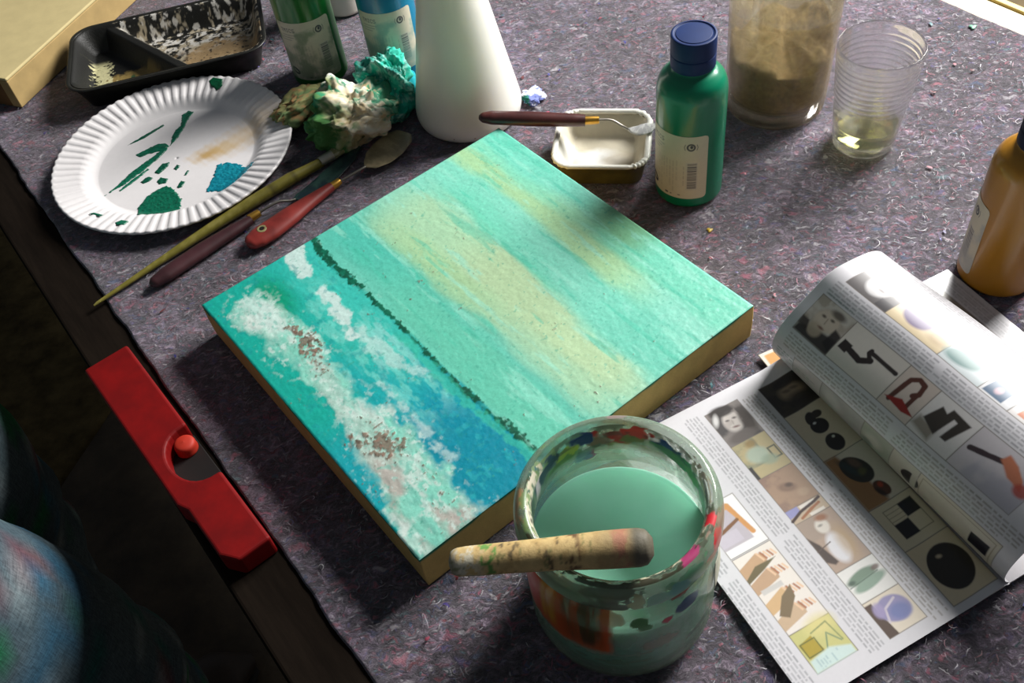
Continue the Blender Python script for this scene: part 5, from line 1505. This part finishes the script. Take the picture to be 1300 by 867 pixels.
# an orange printed sheet sticks out at the top of the spine
q = np.array([at(962, 452, .002)[:2], at(1000, 436, .002)[:2], at(1012, 470, .002)[:2], at(984, 478, .002)[:2]])
M2 = np.stack([eu, -ev], 0)
ql = (q - S0) @ M2.T
g = np.linspace(0, 1, 30); GU, GV = np.meshgrid(g, g)
PP = (ql[0] * ((1 - GU) * (1 - GV))[..., None] + ql[1] * (GU * (1 - GV))[..., None] + ql[2] * (GU * GV)[..., None] + ql[3] * ((1 - GU) * GV)[..., None])
P = np.concatenate([PP, (.0024 + .0006 * GU)[..., None]], -1)
oc = np.empty((30, 30, 3)); oc[:] = lin((206, 150, 84)); mm = (np.clip((.16 - GU) / .05, 0, 1) + np.clip((.14 - GV) / .05, 0, 1))[..., None].clip(0, 1); oc = oc * (1 - mm) + lin((222, 212, 196)) * mm
og = fast_grid('orange_sheet', P, m_under, mag, cols=oc, flip=True); og['label'] = 'orange printed sheet corner sticking out at the top'
og.modifiers.new('thickness', 'SOLIDIFY').thickness = .0004
# curling right page: its cross-section turns from steep at the spine to sloping down at the free edge
KN = np.array([0, .015, .03, .05, .07, .09, .107, .13, .148])
TT = np.radians([163.7, 129.6, 94.3, 52.9, 38.5, 42.5, 3.6, -6.9, -50.2]); TB = np.radians([136.7, 108.1, 79.2, 45.9, 35.2, 21.7, -.2, -6.6, -23.1])
sv = Rp.u / 1000; vv = Rp.v / 1000; ds = sv[1] - sv[0]
kn2 = np.linspace(0, .148, 60)
def profc(th):
    t = np.interp(sv, KN, th)
    ker = np.exp(-np.linspace(-2, 2, 25) ** 2); ker /= ker.sum()
    t = np.convolve(np.pad(t, 12, mode='edge'), ker, 'valid')
    u = np.concatenate([[0], np.cumsum(np.cos((t[1:] + t[:-1]) / 2) * ds)]); z = np.concatenate([[0], np.cumsum(np.sin((t[1:] + t[:-1]) / 2) * ds)])
    return u, z
(uT, zT), (uB, zB) = profc(TT), profc(TB)
f_ = (vv / .21)[:, None]
P = np.empty((len(vv), len(sv), 3))
P[..., 0] = uT * (1 - f_) + uB * f_; P[..., 2] = .0034 + zT * (1 - f_) + zB * f_
P[..., 1] = -(.0032 + vv[:, None] * (.2085 / .2125))
P[..., 2] += .0004 * np.sin(P[..., 1] * 60) * np.clip(sv / .05, 0, 1)
cp_ = fast_grid('curled_page', P, m_page, mag, cols=Rp.c, flip=True)
cp_['label'] = 'right page curling up off the spine with a glossy sheen'
sdm = cp_.modifiers.new('thickness', 'SOLIDIFY'); sdm.thickness = .00018; sdm.offset = -1

# ================================================================== RED BAR on the bare table edge
ra = at(108, 472, .018); rb_ = at(285, 714, .018); rc_ = at(160, 430, .018); rd_ = at(343, 688, .018)
mid0 = (ra + rc_) / 2; mid1 = (rb_ + rd_) / 2
mid0[:2] -= EN * .0012; mid1[:2] -= EN * .0012
dv = (mid1 - mid0)[:2]; LEN = float(np.linalg.norm(dv)); rang = math.atan2(dv[1], dv[0])
WID = .0370
m_red, nt, b = mk('red_plastic'); n = noise_node(nt, 60, 4, .6)
r = ramp(nt, n.outputs['Fac'], [(.3, rgba((104, 2, 3))), (.7, rgba((126, 4, 4)))]); nt.links.new(r.outputs[0], b.inputs['Base Color']); b.inputs['Roughness'].default_value = .6; b.inputs['Specular IOR Level'].default_value = .25
red = thing('plastic_bar', 'long red plastic bar with a dark rounded recess on the table edge', 'bar', (*((mid0 + mid1)[:2] / 2), -.0037), rang)
# body: rectangle with a U-shaped notch in its inner long side, extruded and bevelled
HL, HW = LEN / 2, WID / 2
u0, u1 = -.010, .044         # notch along the length
outl = [(-HL, -HW), (-HL + .002, -HW - .0)]
ol = [(-HL, HW), (-HL, -HW), (HL * .42, -HW), (HL * .50, -HW + .004), (HL - .012, -HW + .004), (HL, -HW + .012), (HL, HW), (u1 + .004, HW)]
cxn, ryn, rxn = (u0 + u1) / 2, .026, (u1 - u0) / 2
for k in range(17):
    a = k / 16 * PI
    ol.append((cxn + rxn * math.cos(a) * (1 if k else 1), HW - ryn * math.sin(a) ** .7 if 0 < k < 16 else HW))
bm = bmesh.new()
vs_ = [bm.verts.new((x, y, 0)) for x, y in ol]
fc = bm.faces.new(vs_)
ex = bmesh.ops.extrude_face_region(bm, geom=[fc])
for v in ex['geom']:
    if isinstance(v, bmesh.types.BMVert): v.co.z += .0205
bmesh.ops.recalc_face_normals(bm, faces=bm.faces)
me = bpy.data.meshes.new('bar_body'); bm.to_mesh(me); bm.free(); me.materials.append(m_red)
bo = bpy.data.objects.new('bar_body', me); C.objects.link(bo); bo.parent = red
bv = bo.modifiers.new('bevel', 'BEVEL'); bv.width = .0022; bv.segments = 3; bv.limit_method = 'ANGLE'
bbox_mesh('recess_floor', u1 - u0 + .002, ryn + .001, .004, plain('recess_dark', (20, 14, 12), .6, .2, 60), red, (cxn, HW - ryn / 2, .0006), bevel=.0006)  # dark plate standing in for the shade inside the hole
lg = lathe('lit_recess_wall', smooth_prof([(.0001, .0), (.0075, .0), (.0080, .004), (.0070, .009), (.0001, .0105)], 4), plain('red_plastic_lit', (176, 40, 18), .65, .1, 60), red, 36, (u0 + .0080, HW - .0088, .0044))  # lit inner wall of the recess, added as a lighter red piece
lg['label'] = 'orange-red piece standing in for the lit inner wall of the recess'

# ================================================================== FLOOR RUG
rg = at(100, 620, FLOOR_Z)
gu = np.linspace(-1, 1, 120); gv = np.linspace(-1, 1, 120); GU, GV = np.meshgrid(gu, gv)
cen = np.array([-1.36, 1.22]); ca_, sa_ = math.cos(-.297), math.sin(-.297)
wx = GU * .62 * (1 + .03 * np.sin(GV * 7)); wy = GV * .95 * (1 + .02 * np.sin(GU * 9))
P = np.stack([cen[0] + wx * ca_ - wy * sa_, cen[1] + wx * sa_ + wy * ca_, FLOOR_Z + .006 + .002 * np.sin(GU * 11 + GV * 4) * np.cos(GV * 9) - .004 * (np.maximum(np.abs(GU), np.abs(GV)) > .985)], -1)
rgm = plain('olive_rug_cloth', (84, 72, 46), .9, .45, 30, spec=.1, bmp=.6, bdist=.004, bscale=120)
rug = fast_grid('rug', P, rgm, None)
rs2 = rug.modifiers.new('thickness', 'SOLIDIFY'); rs2.thickness = .005; rs2.offset = -1
tag(rug, 'olive brown rug on the dark floor left of the table', 'rug')

# ================================================================== PERSON (standing left of the table, only jeans in view)


def skin_mesh(name, joints, bones, subd=2):
    me = bpy.data.meshes.new(name)
    names = list(joints)
    me.from_pydata([joints[k][0] for k in names], [(names.index(a), names.index(b)) for a, b in bones], [])
    o = bpy.data.objects.new(name, me); C.objects.link(o)
    m = o.modifiers.new('skin', 'SKIN'); m.use_smooth_shade = True
    for i, k in enumerate(names):
        sv_ = me.skin_vertices[0].data[i]; r_ = joints[k][1]
        sv_.radius = r_ if isinstance(r_, tuple) else (r_, r_); sv_.use_root = (i == 0)
    s = o.modifiers.new('sub', 'SUBSURF'); s.levels = subd; s.render_levels = subd
    dg = bpy.context.evaluated_depsgraph_get()
    me2 = bpy.data.meshes.new_from_object(o.evaluated_get(dg)); me2.name = name
    bpy.data.objects.remove(o)
    o2 = bpy.data.objects.new(name, me2); C.objects.link(o2)
    return o2


PX, PY = -.420, .362
fd_ = np.array([.82, .57]); fd_ /= np.linalg.norm(fd_)          # the way the person faces
sd2 = np.array([-fd_[1], fd_[0]])                                # to the person's left


def pj(side, fwd, z):
    q = np.array([PX, PY]) + sd2 * side + fd_ * fwd
    return (float(q[0]), float(q[1]), float(FLOOR_Z + z))


J = {'pelvis': (pj(.10, -.12, .96), (.130, .150)), 'waist': (pj(.10, -.13, 1.06), (.120, .150)),
     'hipR': (pj(.0, -.10, .88), .122), 'thighR': (pj(.0, -.02, .70), .104), 'kneeR': (pj(0, .02, .50), .080), 'calfR': (pj(0, .0, .32), .072), 'ankR': (pj(0, -.02, .10), .055),
     'hipL': (pj(.205, -.09, .88), .112), 'thighL': (pj(.205, .005, .70), .106), 'kneeL': (pj(.205, .0, .50), .084), 'calfL': (pj(.205, -.03, .32), .070), 'ankL': (pj(.215, -.06, .10), .055)}
BN = [('pelvis', 'waist'), ('pelvis', 'hipR'), ('hipR', 'thighR'), ('thighR', 'kneeR'), ('kneeR', 'calfR'), ('calfR', 'ankR'), ('pelvis', 'hipL'), ('hipL', 'thighL'), ('thighL', 'kneeL'), ('kneeL', 'calfL'), ('calfL', 'ankL')]
person = skin_mesh('person', J, BN, 3)
tag(person, 'person in paint-stained blue jeans standing left of the table', 'person')
me = person.data; V = np.empty(len(me.vertices) * 3); me.vertices.foreach_get('co', V); V = V.reshape(-1, 3)
# creases at knees and hips, pushed along the vertex normals
N = np.empty(len(me.vertices) * 3); me.vertex_normals.foreach_get('vector', N); N = N.reshape(-1, 3)
cr = np.sin(V[:, 2] * 70 + 3 * n3(V, 61, 6, 3) * 2) * .0035 * (np.exp(-((V[:, 2] - FLOOR_Z - .52) / .09) ** 2) + np.exp(-((V[:, 2] - FLOOR_Z - .86) / .08) ** 2) + .25)
V = V + N * cr[:, None]; me.vertices.foreach_set('co', V.ravel())
n1 = n3(V, 71, 14); n2 = n3(V, 72, 40); n4 = n3(V, 73, 80)
jc_ = mixp((70, 86, 94), [(sstep(.4, .7, n1), (84, 100, 104), .6), (sstep(.55, .8, n2), (42, 60, 70), .5), (sstep(.86, .92, n4), (24, 96, 88), .7),
                           (sstep(.90, .95, n3(V, 74, 45)), (36, 88, 116), .6), (sstep(.92, .96, n3(V, 75, 40)), (120, 46, 52), .45), (sstep(.84, .90, n3(V * np.array([1, 1, 3]), 76, 22)), (26, 104, 62), .9),
                           (sstep(.93, .96, n3(V, 77, 60)), (150, 162, 164), .4)])
a = me.color_attributes.new('Col', 'FLOAT_COLOR', 'POINT'); q4 = np.ones((len(V), 4)); q4[:, :3] = jc_; a.data.foreach_set('color', q4.astype(np.float32).ravel())
m_jean, nt, b = mk('denim'); at_ = nt.nodes.new('ShaderNodeAttribute'); at_.attribute_name = 'Col'
w1 = noise_node(nt, 900, 2, .5, stretch=(1, 1, .12)); w2 = noise_node(nt, 900, 2, .5, stretch=(.12, .12, 1.6))
mxn = nt.nodes.new('ShaderNodeMath'); mxn.operation = 'ADD'; nt.links.new(w1.outputs['Fac'], mxn.inputs[0]); nt.links.new(w2.outputs['Fac'], mxn.inputs[1])
rr2 = ramp(nt, mxn.outputs[0], [(.35, (.6, .6, .62)), (.65, (1.35, 1.35, 1.35))]); rr2.inputs[0].default_value = .5
hf = nt.nodes.new('ShaderNodeMath'); hf.operation = 'MULTIPLY'; hf.inputs[1].default_value = .5; nt.links.new(mxn.outputs[0], hf.inputs[0]); nt.links.new(hf.outputs[0], rr2.inputs[0])
nt.links.new(mixc(nt, 1.0, at_.outputs['Color'], rr2.outputs[0], 'MULTIPLY'), b.inputs['Base Color']); b.inputs['Roughness'].default_value = .9; b.inputs['Specular IOR Level'].default_value = .15
bump(nt, b, hf.outputs[0], .4, .0006)
me.materials.clear(); me.materials.append(m_jean)
# shoes
m_shoe = plain('shoe_leather', (58, 48, 40), .55, .2, 40); m_sole = plain('shoe_sole', (40, 38, 36), .8, .2, 40)
for k in ('ankR', 'ankL'):
    c = np.array(J[k][0]); f3 = np.array([fd_[0], fd_[1], 0])
    pts = [c - f3 * .075 + [0, 0, -.045], c - f3 * .04 + [0, 0, -.040], c + [0, 0, -.038], c + f3 * .08 + [0, 0, -.050], c + f3 * .14 + [0, 0, -.058], c + f3 * .185 + [0, 0, -.064]]
    P_, t_ = resample(pts, 40)
    wd = np.interp(t_, [0, .06, .3, .6, .85, 1], [.012, .034, .038, .046, .040, .012]); hh = np.interp(t_, [0, .06, .3, .6, .85, 1], [.02, .042, .055, .040, .028, .012])
    P_[:, 2] = FLOOR_Z + .012 + hh
    sh_ = tube('shoe', P_, np.stack([wd, hh], 1), m_shoe, person, 28)
    P2 = P_.copy(); P2[:, 2] = FLOOR_Z + .009
    tube('sole', P2, np.stack([wd * 1.06, np.full(40, .008)], 1), m_sole, sh_, 28)
